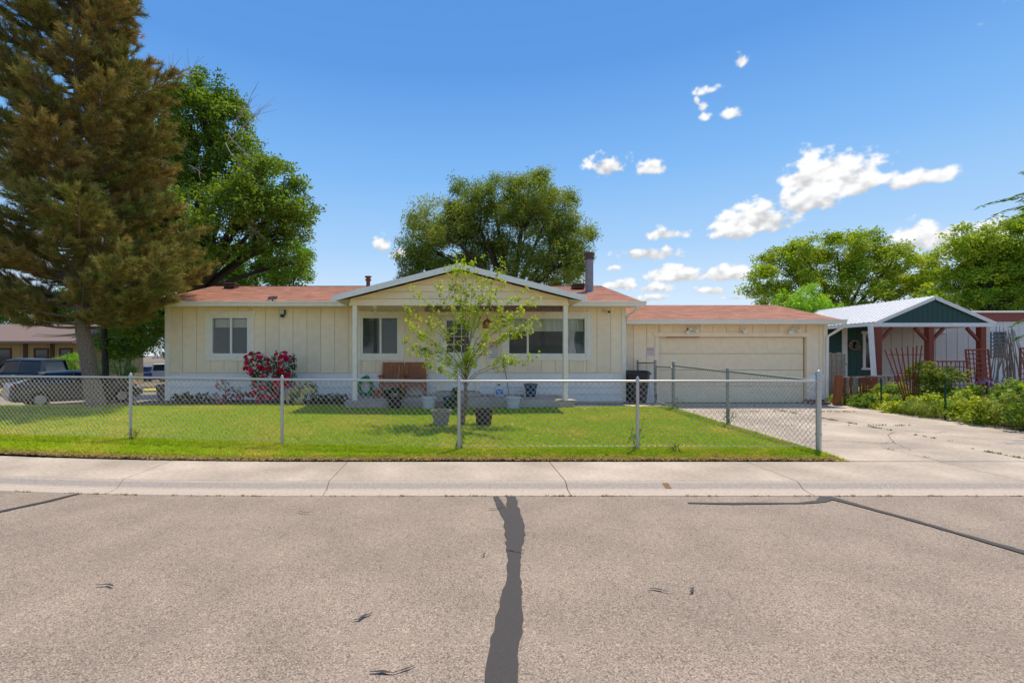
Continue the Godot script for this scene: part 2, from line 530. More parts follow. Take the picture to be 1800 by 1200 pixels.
# ------------------------------------------------------------------ ground, street, pavement
func strip(x0: float, x1: float, prof: Array, step := 0.7) -> MB:      # prof: (d, y) going towards the camera, follows the bend of the street
	var b := MB.new()
	var k := maxi(1, int(ceil((x1 - x0) / step)))
	for i in k:
		var a := lerpf(x0, x1, float(i) / k)
		var e := lerpf(x0, x1, float(i + 1) / k)
		for j in prof.size() - 1:
			var p: Vector2 = prof[j]; var q: Vector2 = prof[j + 1]
			b.quad(Vector3(a, q.y, -q.x - bend(a)), Vector3(e, q.y, -q.x - bend(e)), Vector3(e, p.y, -p.x - bend(e)), Vector3(a, p.y, -p.x - bend(a)))
	for x in [x0, x1]:                                                  # end faces
		var poly := []
		for p in prof: poly.append(Vector3(x, p.y, -p.x - bend(x)))
		for j in range(1, poly.size() - 1):
			if x == x0: b.tri(poly[0], poly[j], poly[j + 1])
			else: b.tri(poly[0], poly[j + 1], poly[j])
	return b

func make_ground() -> void:
	var b := MB.new()
	var xs := []
	var x := -180.0
	while x < 180.0:
		xs.append(x)
		x += 1.0 if absf(x) < 20.0 else 8.0
	xs.append(180.0)
	var ds := []
	var d := -60.0
	while d < 320.0:
		ds.append(d)
		d += 0.8 if (d > 5.0 and d < 32.0) else 8.0
	ds.append(320.0)
	for i in xs.size() - 1:
		for j in ds.size() - 1:
			var a: float = xs[i]; var e: float = xs[i + 1]; var f: float = ds[j]; var g: float = ds[j + 1]
			b.quad(Vector3(a, ground_y(a, f), -f), Vector3(e, ground_y(e, f), -f), Vector3(e, ground_y(e, g), -g), Vector3(a, ground_y(a, g), -g))
	part("ground_sheet", b, M.dry_ground, setting("ground"))
	# the street: a wide asphalt sheet with a slight crown
	b = strip(-90.0, 90.0, [Vector2(5.62, -0.108), Vector2(4.0, -0.085), Vector2(1.0, -0.045), Vector2(-2.0, -0.045), Vector2(-8.0, -0.12), Vector2(-8.0, -0.3), Vector2(5.62, -0.3)], 3.0)
	part("road_surface", b, M.asphalt, setting("road"))

func road_y(d: float) -> float:
	if d > 4.0: return lerpf(-0.085, -0.108, (d - 4.0) / 1.62)
	return lerpf(-0.045, -0.085, clampf((d - 1.0) / 3.0, 0, 1))

var ribbon_lift := 0.004

func ribbon(pts: Array, ragged: float, sd: int) -> MB:       # pts: Vector3(x, d, half width) on the road
	var b := MB.new()
	ribbon_lift += 0.0012
	rng.seed = sd
	var fine := []
	for i in pts.size() - 1:
		var k := maxi(2, int((pts[i] - pts[i + 1]).length() / 0.07))
		for j in k: fine.append(pts[i].lerp(pts[i + 1], float(j) / k))
	fine.append(pts[-1])
	var l := []
	var r := []
	for i in fine.size():
		var p: Vector3 = fine[i]
		var q: Vector3 = fine[mini(i + 1, fine.size() - 1)] - fine[maxi(i - 1, 0)]
		var s := Vector2(q.y, -q.x).normalized()
		var wl := p.z * (1.0 + ragged * rr(-0.5, 0.5) + 0.25 * sin(i * 0.31 + sd))
		var wr := p.z * (1.0 + ragged * rr(-0.5, 0.5) + 0.25 * cos(i * 0.23 + sd))
		l.append(Vector3(p.x - s.x * wl, road_y(p.y - s.y * wl) + ribbon_lift, -(p.y - s.y * wl)))
		r.append(Vector3(p.x + s.x * wr, road_y(p.y + s.y * wr) + ribbon_lift, -(p.y + s.y * wr)))
	for i in fine.size() - 1:
		b.quad(l[i], r[i], r[i + 1], l[i + 1])
	return b

func flip_up(b: MB) -> MB:          # a sheet drawn either way round: turn every face up
	for i in range(0, b.ix.size(), 3):
		var a := b.v[b.ix[i]]; var q := b.v[b.ix[i + 1]]; var w := b.v[b.ix[i + 2]]
		if (w - a).cross(q - a).y < 0:
			var t := b.ix[i + 1]; b.ix[i + 1] = b.ix[i + 2]; b.ix[i + 2] = t
	for i in b.n.size():
		if b.n[i].y < 0: b.n[i] = -b.n[i]
	return b

func make_street_marks() -> void:
	var o := setting("road_crack_seal")
	var main := [Vector3(0.63, 5.6, 0.06), Vector3(0.60, 5.0, 0.085), Vector3(0.515, 4.23, 0.07), Vector3(0.434, 3.64, 0.06), Vector3(0.308, 2.86, 0.066), Vector3(0.234, 2.35, 0.08), Vector3(0.12, 1.5, 0.08), Vector3(0.0, 0.0, 0.08), Vector3(-0.2, -6.0, 0.08)]
	part("seal_strip", flip_up(ribbon(main, 0.28, 3)), M.sealant, o)
	part("seal_strip", flip_up(ribbon([Vector3(0.47, 5.60, 0.03), Vector3(0.49, 5.2, 0.04), Vector3(0.52, 4.7, 0.035)], 0.3, 5)), M.sealant, o)
	part("seal_strip", flip_up(ribbon([Vector3(2.53, 5.34, 0.015), Vector3(3.0, 5.31, 0.03), Vector3(3.75, 5.33, 0.028), Vector3(4.02, 5.40, 0.05), Vector3(4.22, 5.56, 0.07)], 0.3, 6)), M.sealant, o)
	part("seal_strip", flip_up(ribbon([Vector3(4.22, 5.58, 0.05), Vector3(4.34, 5.1, 0.035), Vector3(4.43, 4.75, 0.045), Vector3(4.50, 4.35, 0.035), Vector3(4.58, 3.9, 0.04), Vector3(4.75, 2.9, 0.05), Vector3(5.0, 1.5, 0.05)], 0.35, 7)), M.sealant, o)
	part("seal_strip", flip_up(ribbon([Vector3(-4.38, 5.72, 0.02), Vector3(-4.48, 5.4, 0.04), Vector3(-4.66, 5.0, 0.045), Vector3(-4.8, 4.5, 0.05), Vector3(-5.1, 3.4, 0.05)], 0.3, 8)), M.sealant, o)
	for s in [[-0.42, 2.42, 0.2], [-0.6, 2.9, 0.12], [1.30, 3.3, 0.13], [1.55, 3.25, 0.08], [-2.45, 3.35, 0.12], [0.35, 5.1, 0.16], [0.42, 4.0, 0.14], [0.2, 3.85, 0.06], [-1.6, 5.0, 0.13]]:
		rng.seed = int(s[0] * 100)
		var pts := [Vector3(s[0], s[1], 0.004)]
		var a := rr(-0.5, 0.5)
		for k in 4:
			pts.append(pts[-1] + Vector3(cos(a) * s[2] * 0.3, sin(a) * s[2] * 0.3, 0.0))
			pts[-1].z = rr(0.003, 0.010) if k < 3 else 0.002
			a += rr(-0.9, 0.9)
		part("seal_patch", flip_up(ribbon(pts, 0.9, int(s[1] * 50))), M.sealant, o)
	# sidewalk slabs and curb lengths, parted by joints
	var walk := setting("sidewalk")
	var curb := setting("curb")
	var joints := [-60.0, -31.5, -20.5, -15.05, -12.3, -9.55, -6.8, -4.05, -1.52, 1.33, 4.12, 6.85, 9.6, 12.35, 15.1, 20.6, 31.6, 60.0]
	for i in joints.size() - 1:
		var a: float = joints[i] + 0.005
		var e: float = joints[i + 1] - 0.005
		part("slab", strip(a, e, [Vector2(6.95, -0.2), Vector2(6.95, -0.004), Vector2(6.943, 0.002), Vector2(5.94, -0.010), Vector2(5.935, -0.014), Vector2(5.935, -0.2)]), M.concrete, walk)
		part("curb_length", strip(a, e, [Vector2(5.931, -0.2), Vector2(5.931, -0.013), Vector2(5.915, -0.014), Vector2(5.89, -0.026), Vector2(5.83, -0.074), Vector2(5.80, -0.086), Vector2(5.63, -0.102), Vector2(5.625, -0.107), Vector2(5.625, -0.2)]), M.curb, curb)
	# house number stencilled on the curb face and a rust stain
	var num := setting("curb_number")
	var face := Basis(Vector3.RIGHT, Vector3(0, 0.048, -0.06).normalized(), Vector3(0, 0.06, 0.048).normalized())
	for k in 4:
		var tm := TextMesh.new()
		tm.text = ["3", "0", "7", "1"][k]
		tm.font_size = 16
		tm.pixel_size = 0.0048
		tm.depth = 0.001
		var f := SystemFont.new()
		f.font_names = PackedStringArray(["Droid Sans"])
		tm.font = f
		var t := part("digit", tm, M.paint_white, num)
		t.transform = Transform3D(face, Vector3(4.99 + k * 0.085 + (0.04 if k == 3 else 0.0), -0.0485, -5.858))
	var st := MB.new()
	st.quad(Vector3(2.50, -0.0718, -5.826), Vector3(2.57, -0.0718, -5.826), Vector3(2.55, -0.0225, -5.889), Vector3(2.485, -0.0225, -5.889))
	part("rust_stain", st, mat("rust_stain", L(0.42, 0.22, 0.10), 0.95, "mottle", 6.0), curb)

func right_edge(d: float) -> float:
	return 11.0 + (d - 9.5) * 0.045

func make_driveway() -> void:
	var o := setting("driveway")
	var rows := [[6.956, 7.95, [5.6, 6.9, 8.25, 9.7, 99.0]], [7.95, 10.37, [5.6, 8.6, 99.0]], [10.37, 12.8, [5.58, 8.7, 99.0]], [12.8, 14.96, [5.56, 8.72, 99.0]]]
	for r in rows:
		for i in r[2].size() - 1:
			var x0: float = r[2][i] + 0.007
			var n0: float = r[2][i + 1]
			var a0: float = r[0] + 0.007
			var a1: float = r[1] - 0.007
			var e0 := minf(n0 - 0.007, right_edge(a0)) if n0 < 50 else right_edge(a0) + 0.2
			var e1 := minf(n0 - 0.007, right_edge(a1)) if n0 < 50 else right_edge(a1) + 0.2
			var b := MB.new()
			var h := func(d: float) -> float: return 0.004 + 0.05 * (d - 6.95) / 8.0
			var tilt := rr(-0.006, 0.006)
			var top := [Vector3(x0, h.call(a0) + tilt, -a0), Vector3(e0, h.call(a0), -a0), Vector3(e1, h.call(a1) + tilt, -a1), Vector3(x0, h.call(a1), -a1)]
			var cen: Vector3 = (top[0] + top[1] + top[2] + top[3]) / 4
			var ins := []
			for p in top: ins.append(p + (cen - p).normalized() * 0.012)
			b.quad(ins[0], ins[1], ins[2], ins[3])
			for k in 4:
				var p: Vector3 = top[k]; var q: Vector3 = top[(k + 1) % 4]
				b.quad(p + Vector3.DOWN * 0.008, q + Vector3.DOWN * 0.008, ins[(k + 1) % 4], ins[k])
				b.quad(p + Vector3.DOWN * 0.2, q + Vector3.DOWN * 0.2, q + Vector3.DOWN * 0.008, p + Vector3.DOWN * 0.008)
			part("slab", b, M.concrete, o)
	# hairline cracks that run across the slabs
	for c in [[Vector2(7.15, 7.7), Vector2(7.5, 8.4), Vector2(8.1, 9.2), Vector2(8.5, 9.5)], [Vector2(5.9, 8.4), Vector2(6.6, 8.6), Vector2(7.2, 8.3), Vector2(7.5, 8.4)], [Vector2(8.8, 9.6), Vector2(9.2, 9.4), Vector2(9.6, 9.6)], [Vector2(6.4, 11.6), Vector2(7.3, 11.9), Vector2(8.6, 11.7)]]:
		var b := MB.new()
		for i in c.size() - 1:
			for k in 6:
				var p: Vector2 = c[i].lerp(c[i + 1], k / 6.0) + Vector2(sin(k * 2.1), cos(k * 1.7)) * 0.02
				var q: Vector2 = c[i].lerp(c[i + 1], (k + 1) / 6.0) + Vector2(sin((k + 1) * 2.1), cos((k + 1) * 1.7)) * 0.02
				var y := 0.012 + 0.05 * (p.y - 6.95) / 8.0
				b.quad(Vector3(p.x, y, -p.y + 0.008), Vector3(q.x, y, -q.y + 0.008), Vector3(q.x, y, -q.y - 0.004), Vector3(p.x, y, -p.y - 0.004))
		part("crack", flip_up(b), M.soil, o)
	var w := setting("walkway")
	for k in 3:
		var b := MB.new()
		b.cspan(2.98 + k * 0.86, 3.83 + k * 0.86, -0.02, 0.175 - k * 0.006, -13.42, -12.72, 0.01)
		part("slab", b, M.concrete, w)

func in_lawn(x: float, d: float) -> bool:
	if d < 6.99 + bend(x) or x > 5.56: return false
	if x > -8.6 and d > 13.15: return false
	if x > -2.95 and x < 3.0 and d > 12.5: return false
	if x > 2.9 and d > 12.66: return false
	return d < 19.6 and x > -19.0

func make_lawn() -> void:
	var o := setting("lawn")
	var b := MB.new()
	var s := 0.35
	var x := -19.25
	while x < 5.55:
		var d := 6.96
		while d < 19.6:
			var x1 := minf(x + s, 5.58)
			var d1 := d + s
			var cx := (x + x1) / 2
			if in_lawn(cx, maxf(d + s * 0.5, 7.0 + bend(cx))) or in_lawn(cx, d) or in_lawn(cx, d1):
				var f := func(u: float, w: float) -> Vector3:
					var e := maxf(w, 6.955 + bend(u))
					return Vector3(u, lawn_y(u, e), -e)
				if d1 > 6.955 + bend(cx):
					b.quad(f.call(x, d), f.call(x1, d), f.call(x1, d1), f.call(x, d1))
			d += s
		x += s
	# the raised edge along the driveway
	for k in 24:
		var d0 := 6.96 + k * 0.25
		b.quad(Vector3(5.58, -0.05, -d0), Vector3(5.58, -0.05, -d0 - 0.25), Vector3(5.58, lawn_y(5.58, d0 + 0.25), -d0 - 0.25), Vector3(5.58, lawn_y(5.58, d0), -d0))
	part("turf", b, M.turf, o)
	# blades of grass
	var blade := MB.new()
	rng.seed = 31
	for k in 9:
		var a := rr(0, TAU)
		var root := Vector3(rr(-0.03, 0.03), -0.005, rr(-0.03, 0.03))
		var lean := Vector3(cos(a), 0, sin(a)) * rr(0.02, 0.05)
		var hgt := rr(0.022, 0.05)
		var side := Vector3(-sin(a), 0, cos(a)) * 0.0032
		var mid := root + lean * 0.4 + Vector3.UP * hgt * 0.6
		blade.quad(root - side, root + side, mid + side * 0.8, mid - side * 0.8)
		blade.tri(mid - side * 0.8, mid + side * 0.8, root + lean + Vector3.UP * hgt)
	var bm := blade.mesh()
	var where := []
	var tint := []
	var tries := 0
	while where.size() < 105000 and tries < 260000:
		tries += 1
		var gx := rr(-16.0, 5.57)
		var gd := 6.97 + 12.6 * pow(rng.randf(), 1.35)
		if gx < -9.0 and rng.randf() < 0.35: continue
		if not in_lawn(gx, gd): continue
		var n1 := noise.get_noise_2d(gx * 22.0, gd * 22.0)
		var n2 := noise.get_noise_2d(gx * 75.0 + 90.0, gd * 75.0)
		var edge := gd - 6.97 - bend(gx)
		var dry := clampf(0.14 + n1 * 0.9 + n2 * 0.5, 0.0, 0.9)
		if edge < 0.30: dry = clampf(dry + 0.75 - edge * 2.0 + n2 * 0.5, 0.0, 1.0)
		if edge < 0.1 and rng.randf() < 0.45: continue
		var c := Color(0.36, 0.50, 0.02).lerp(Color(0.66, 0.56, 0.11), dry * rr(0.5, 1.0))
		if edge < 0.22: c = c.lerp(Color(0.36, 0.23, 0.11), rr(0.0, 0.8))
		c = c * rr(0.8, 1.2)
		var sc := rr(0.75, 1.3) * (1.0 if edge > 0.2 else 0.75)
		var t := Transform3D(Basis(Vector3.UP, rr(0, TAU)).scaled(Vector3(sc, sc, sc)), Vector3(gx, lawn_y(gx, gd), -gd))
		where.append(t); tint.append(c)
	var g := scatter("grass", bm, M.grass, where, tint, self)
	g.set_meta("kind", "stuff")
	tag(g, "short mown green lawn grass behind the chain-link fence", "grass")
	# dry litter along the pavement edge
	var chip := MB.new()
	chip.quad(Vector3(-0.012, 0, 0.006), Vector3(0.012, 0.002, 0.004), Vector3(0.014, 0.004, -0.006), Vector3(-0.01, 0.003, -0.007))
	where = []; tint = []
	for k in 6000:
		var gx := rr(-12.0, 5.4)
		var gd := 6.955 + bend(gx) + absf(rng.randfn(0.0, 0.06))
		where.append(Transform3D(Basis.from_euler(Vector3(rr(-0.6, 0.6), rr(0, TAU), rr(-0.6, 0.6))).scaled(Vector3.ONE * rr(0.6, 1.8)), Vector3(gx, lawn_y(gx, gd) + rr(0.003, 0.015), -gd)))
		tint.append(Color(0.22, 0.13, 0.075).lerp(Color(0.38, 0.27, 0.17), rng.randf()) * rr(0.6, 1.1))
	g = scatter("leaf_litter", chip.mesh(), M.petal, where, tint, self)
	g.set_meta("kind", "stuff")
	tag(g, "dry brown leaf litter along the sidewalk edge", "litter")
	# small weeds: road edge, driveway joints, fence posts
	where = []; tint = []
	for k in 900:
		var gx := rr(-9.0, 9.0)
		if noise.get_noise_1d(gx * 120.0) < -0.02: continue
		var gd := 5.622 + bend(gx) + rr(-0.012, 0.012)
		where.append(Transform3D(Basis(Vector3.UP, rr(0, TAU)).scaled(Vector3.ONE * rr(0.25, 0.6)), Vector3(gx, -0.107, -gd)))
		tint.append(Color(0.22, 0.22, 0.06).lerp(Color(0.30, 0.24, 0.10), rng.randf()))
	for s2 in [[8.62, 10.5, 8.62, 13.2, 90], [8.7, 10.37, 9.7, 10.37, 30], [5.65, 10.37, 8.4, 10.37, 20], [6.9, 7.0, 6.9, 7.8, 8], [8.25, 7.0, 8.25, 7.9, 40], [8.6, 8.4, 8.6, 10.2, 35], [8.8, 12.8, 10.4, 12.8, 60], [5.7, 12.8, 8.4, 12.8, 25], [6.0, 14.9, 10.9, 14.9, 40]]:
		for k in s2[4]:
			var u := rng.randf()
			if noise.get_noise_2d(u * 300.0, s2[0] * 90.0) < 0.0: continue
			var p := Vector2(lerpf(s2[0], s2[2], u), lerpf(s2[1], s2[3], u)) + Vector2(rr(-0.03, 0.03), rr(-0.03, 0.03))
			where.append(Transform3D(Basis(Vector3.UP, rr(0, TAU)).scaled(Vector3(1.1, rr(0.5, 1.0), 1.1)), Vector3(p.x, 0.005 + 0.05 * (p.y - 6.95) / 8.0, -p.y)))
			tint.append(Color(0.16, 0.22, 0.03).lerp(Color(0.26, 0.24, 0.08), rng.randf()))
	g = scatter("weeds", bm, M.grass, where, tint, self)
	g.set_meta("kind", "stuff")
	tag(g, "small weeds in the driveway joints and gutter line", "weeds")
	var bed := MB.new()
	for k in 14:
		var a := -8.9 + k * 0.43
		for j in 4:
			var d0 := 13.1 + j * 0.32
			var f := func(u: float, w: float) -> Vector3: return Vector3(u, lawn_y(minf(maxf(u, -8.2), 2.0), 13.0) + 0.03 + 0.02 * noise.get_noise_2d(u * 60.0, w * 60.0), -w)
			bed.quad(f.call(a, d0), f.call(a + 0.43, d0), f.call(a + 0.43, d0 + 0.33), f.call(a, d0 + 0.33))
	part("soil", bed, M.soil, setting("flower_bed"))

# ------------------------------------------------------------------ house
func boards(parent: Node, x0: float, x1: float, y0: float, y1: float, z: float, pitch: float, holes: Array) -> void:
	# vertical siding boards with a recessed groove between, cut round the holes [x0, x1, y0, y1]
	var cuts := []
	var x := x0
	while x < x1 - 0.05:
		cuts.append(x); x += pitch
	cuts.append(x1)
	for h in holes:
		cuts.append(h[0]); cuts.append(h[1])
	cuts.sort()
	for i in cuts.size() - 1:
		var a: float = cuts[i]; var e: float = cuts[i + 1]
		if e - a < 0.015: continue
		var spans := [[y0, y1]]
		for h in holes:
			if a >= h[0] - 0.001 and e <= h[1] + 0.001:
				var next := []
				for s in spans:
					if h[2] > s[0]: next.append([s[0], minf(s[1], h[2])])
					if h[3] < s[1]: next.append([maxf(s[0], h[3]), s[1]])
				spans = next
		for s in spans:
			if s[1] - s[0] < 0.02: continue
			var b := MB.new()
			b.cspan(a + 0.0055, e - 0.0055, s[0], s[1], z - 0.03, z, 0.004)
			part("siding_board", b, M["siding%d" % ((i * 7 + 1) % 3)], parent)

func backing(parent: Node, x0: float, x1: float, y0: float, y1: float, z: float, holes: Array, m: Material) -> void:   # the sheathing behind the boards, with real openings
	var xs := [x0, x1]
	for h in holes: xs.append(h[0]); xs.append(h[1])
	xs.sort()
	var b := MB.new()
	for i in xs.size() - 1:
		if xs[i + 1] - xs[i] < 0.01: continue
		var mid: float = (xs[i] + xs[i + 1]) / 2
		var spans := [[y0, y1]]
		for h in holes:
			if mid > h[0] and mid < h[1]:
				var next := []
				for s in spans:
					if h[2] > s[0]: next.append([s[0], minf(s[1], h[2])])
					if h[3] < s[1]: next.append([maxf(s[0], h[3]), s[1]])
				spans = next
		for s in spans:
			if s[1] - s[0] > 0.02: b.span(xs[i], xs[i + 1], s[0], s[1], z - 0.10, z - 0.022)
	part("wall", b, m, parent)

func laps(parent: Node, x0: float, x1: float, y0: float, y1: float, z: float, count: int, m: Material, called := "lap_board") -> void:
	var h := (y1 - y0) / count
	for k in count:
		var b := MB.new()
		var a := y0 + k * h
		b.prism(PackedVector2Array([Vector2(0, a), Vector2(0.036, a + 0.004), Vector2(0.036, a + 0.014), Vector2(0.008, a + h - 0.004), Vector2(0, a + h - 0.004)]), Transform3D(Basis(Vector3.BACK, Vector3.UP, Vector3.LEFT), Vector3(x0, 0, z)), x1 - x0)
		part(called, b, m, parent)

func window(parent: Node, x0: float, x1: float, y0: float, y1: float, z: float, mull: Array, flare := true) -> void:
	# x0..y1: the clear glass; frame, panes and painted casing go round it
	var w := Node3D.new()
	w.name = "window"
	parent.add_child(w, true)
	var fr := MB.new()
	var f := 0.055
	fr.cspan(x0 - f, x0, y0 - f, y1 + f, z - 0.09, z + 0.012, 0.006)
	fr.cspan(x1, x1 + f, y0 - f, y1 + f, z - 0.09, z + 0.012, 0.006)
	fr.cspan(x0, x1, y1, y1 + f, z - 0.09, z + 0.010, 0.006)
	fr.cspan(x0, x1, y0 - f, y0, z - 0.09, z + 0.010, 0.006)
	for m in mull: fr.cspan(m - 0.028, m + 0.028, y0, y1, z - 0.07, z + 0.003, 0.006)
	part("frame", fr, M.vinyl, w)
	var edges := [x0] + mull + [x1]
	for i in edges.size() - 1:
		var p := MB.new()
		var zz := z - 0.04 - 0.012 * (i % 2)
		p.quad(Vector3(edges[i], y0, zz), Vector3(edges[i + 1], y0, zz), Vector3(edges[i + 1], y1, zz), Vector3(edges[i], y1, zz))
		part("pane", p, M.glass, w)
	var t := 0.155
	for s in [[x0 - f - t, x0 - f], [x1 + f, x1 + f + t]]:
		var b := MB.new()
		b.cspan(s[0], s[1], y0 - f - t, y1 + f, z - 0.004, z + 0.022, 0.004)
		part("casing", b, M.trim, w)
	var sill := MB.new()
	sill.cspan(x0 - f - 0.001, x1 + f + 0.001, y0 - f - t, y0 - f, z - 0.004, z + 0.0215, 0.004)
	part("sill", sill, M.trim, w)
	var head := MB.new()
	var e := 0.07 if flare else 0.0
	head.prism(PackedVector2Array([Vector2(x0 - f - t, y1 + f), Vector2(x1 + f + t, y1 + f), Vector2(x1 + f + t + e, y1 + f + 0.15), Vector2(x0 - f - t - e, y1 + f + 0.15)]), Transform3D(Basis.IDENTITY, Vector3(0, 0, z + 0.03)), 0.034)
	part("head_board", head, M.trim, w)

func shingles(parent: Node, x0: float, x1: float, eave: Vector2, ridge: Vector2, sd: int) -> void:   # Vector2(d, y); courses laid up one slope
	rng.seed = sd
	var run := ridge - eave
	var n := int(run.length() / 0.14)
	var up := run / n
	var nrm := Vector3(0, run.x, run.y).normalized()
	for k in n:
		var b := MB.new()
		var lo := eave + up * k
		var hi := eave + up * (k + 1.06)
		var x := x0 - rr(0.0, 0.3)
		while x < x1:
			var a := maxf(x, x0); var e := minf(x + rr(0.22, 0.36), x1)
			x += 0.305
			e = minf(x, x1)
			if e - a < 0.02: continue
			var tone := rr(0.82, 1.12)
			b.col = Color(0.60, 0.285, 0.19).lerp(Color(0.46, 0.23, 0.17), rng.randf() * 0.6) * tone
			var th := 0.007 + rr(0.0, 0.004)
			var p := Vector3(0, lo.y, -lo.x) + nrm * th
			var q := Vector3(0, hi.y, -hi.x) + nrm * 0.001
			var z := Vector3(0, lo.y, -lo.x) - nrm * 0.001
			var drop := Vector3(0, -up.y, up.x) * rr(-0.03, 0.03)
			b.quad(Vector3(a + 0.003, 0, 0) + p + drop, Vector3(e - 0.003, 0, 0) + p + drop, Vector3(e - 0.003, 0, 0) + q, Vector3(a + 0.003, 0, 0) + q)
			b.quad(Vector3(a + 0.003, 0, 0) + z + drop, Vector3(e - 0.003, 0, 0) + z + drop, Vector3(e - 0.003, 0, 0) + p + drop, Vector3(a + 0.003, 0, 0) + p + drop)
		part("shingle_course", b, M.shingle, parent)

func gutter(parent: Node, x0: float, x1: float, y: float, z: float) -> void:
	var b := MB.new()
	b.prism(PackedVector2Array([Vector2(0, -0.13), Vector2(0.07, -0.13), Vector2(0.085, -0.07), Vector2(0.115, -0.03), Vector2(0.115, 0.0), Vector2(0.10, 0.0), Vector2(0.10, -0.02), Vector2(0.02, -0.02), Vector2(0.0, 0.0)]), Transform3D(Basis(Vector3.BACK, Vector3.UP, Vector3.LEFT), Vector3(x0, y, z)), x1 - x0)
	part("gutter", b, M.white, parent)

func solid_house() -> void:
	var z := -14.4
	var h := thing("house", "cream one-storey house with front porch gable and reddish shingle roof", "house")
	var win1 := [-7.12, -6.10, 1.565, 2.60]
	var win2 := [-2.71, -1.70, 1.565, 2.60]
	var win3 := [1.585, 3.80, 1.565, 2.58]
	var holes := []
	for w in [win1, win2, win3]: holes.append([w[0] - 0.055, w[1] + 0.055, w[2] - 0.055, w[3] + 0.055])
	var door_hole := [-0.46, 0.62, 0.36, 2.72]
	var all := holes + [door_hole]
	backing(h, -8.45, 4.95, 0.1, 3.0, z, all, M["siding0"])
	boards(h, -8.40, 4.90, 1.015, 2.93, z, 0.405, all)
	# white lap skirting, cut at the door
	for s in [[-8.40, -0.56], [0.72, 4.90]]:
		laps(h, s[0], s[1], 0.16, 0.985, z - 0.004, 4, M.lap_white)
		var b := MB.new()
		b.cspan(s[0], s[1], 0.985, 1.013, z - 0.02, z + 0.022, 0.004)
		part("drip_strip", b, M["siding1"], h)
	for x in [-8.44, 4.94]:
		var b := MB.new()
		b.cspan(x - 0.065, x + 0.065, 0.14, 2.93, z - 0.10, z + 0.026, 0.006)
		part("corner_board", b, M.trim, h)
	window(h, win1[0], win1[1], win1[2], win1[3], z, [-6.58])
	window(h, win2[0], win2[1], win2[2], win2[3], z, [-2.19], false)
	window(h, win3[0], win3[1], win3[2], win3[3], z, [2.13, 3.27], false)
	# side, back and inner walls, floor and ceiling close the rooms
	var b2 := MB.new()
	b2.span(-8.5, -8.40, 0.1, 3.0, -21.4, z - 0.1)
	b2.span(4.90, 5.0, 0.1, 3.0, -21.4, z - 0.1)
	b2.span(-8.5, 5.0, 0.1, 3.0, -21.5, -21.4)
	for x in [-8.5, 4.90]:
		b2.prism(PackedVector2Array([Vector2(14.4, 2.99), Vector2(21.5, 2.99), Vector2(17.9, 3.92)]), Transform3D(Basis(Vector3.FORWARD, Vector3.UP, Vector3.RIGHT), Vector3(x + 0.1, 0, 0)), 0.1)
	part("side_wall", b2, M["siding0"], h)
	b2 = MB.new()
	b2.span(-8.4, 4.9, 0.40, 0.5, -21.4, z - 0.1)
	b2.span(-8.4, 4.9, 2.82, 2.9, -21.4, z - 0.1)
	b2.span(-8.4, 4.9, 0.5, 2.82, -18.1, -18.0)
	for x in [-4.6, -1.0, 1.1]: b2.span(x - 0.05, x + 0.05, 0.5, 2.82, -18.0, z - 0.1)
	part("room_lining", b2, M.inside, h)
	# what shows behind the panes
	var bl := MB.new()
	for k in 7: bl.cspan(-7.1, -6.12, 2.34 + k * 0.036, 2.368 + k * 0.036, z - 0.16, z - 0.13, 0.004)
	part("blind", bl, M.blind, h)
	var cu := MB.new()
	var pts := []
	for k in 60: pts.append(Vector3(1.6 + 2.2 * k / 59.0, 0, z - 0.17 + 0.018 * sin(k * 1.3)))
	for k in 59: cu.quad(pts[k] + Vector3.UP * 2.22, pts[k + 1] + Vector3.UP * 2.22, pts[k + 1] + Vector3.UP * 2.6, pts[k] + Vector3.UP * 2.6)
	part("valance", cu, M.fabric, h)
	cu = MB.new()
	for k in 16:
		var f := func(i: int, y: float) -> Vector3:
			var pinch := 0.35 + 0.65 * absf(y - 1.95) / 0.65
			return Vector3(3.45 + (i / 15.0 - 0.5) * 0.42 * pinch, y, z - 0.2 + 0.02 * sin(i * 1.9))
		if k < 15:
			for j in 6: cu.quad(f.call(k, 1.5 + j * 0.18), f.call(k + 1, 1.5 + j * 0.18), f.call(k + 1, 1.68 + j * 0.18), f.call(k, 1.68 + j * 0.18))
	part("curtain", cu, M.blind, h)
	# roof
	var eave := Vector2(13.95, 3.02)
	var ridge := Vector2(17.9, 4.03)
	var rf := Node3D.new(); rf.name = "roof"; h.add_child(rf)
	var dk := MB.new()
	dk.prism(PackedVector2Array([Vector2(13.97, 2.93), Vector2(14.38, 2.93), Vector2(17.9, 3.90), Vector2(21.42, 2.93), Vector2(21.83, 2.93), Vector2(21.83, 3.02), Vector2(17.9, 4.028), Vector2(13.97, 3.018)]), Transform3D(Basis(Vector3.FORWARD, Vector3.UP, Vector3.RIGHT), Vector3(5.34, 0, 0)), 14.12)
	part("roof_deck", dk, M.brown_roof, rf)
	shingles(rf, -8.80, 5.36, eave, ridge, 12)
	dk = MB.new()
	dk.quad(Vector3(5.36, 4.04, -17.88), Vector3(-8.8, 4.04, -17.88), Vector3(-8.8, 3.02, -21.87), Vector3(5.36, 3.02, -21.87))
	dk.quad(Vector3(-8.8, 4.034, -17.80), Vector3(5.36, 4.034, -17.80), Vector3(5.36, 4.05, -17.9), Vector3(-8.8, 4.05, -17.9))
	part("rear_slope", flip_up(dk), M.brown_roof, rf)
	for x in [-8.81, 5.355]:
		var rk := MB.new()
		rk.bar(Vector3(x, 2.955, -13.95), Vector3(x, 3.965, -17.9), 0.03, 0.12)
		rk.bar(Vector3(x, 3.965, -17.9), Vector3(x, 2.955, -21.85), 0.03, 0.12)
		part("rake_board", rk, M.white, rf)
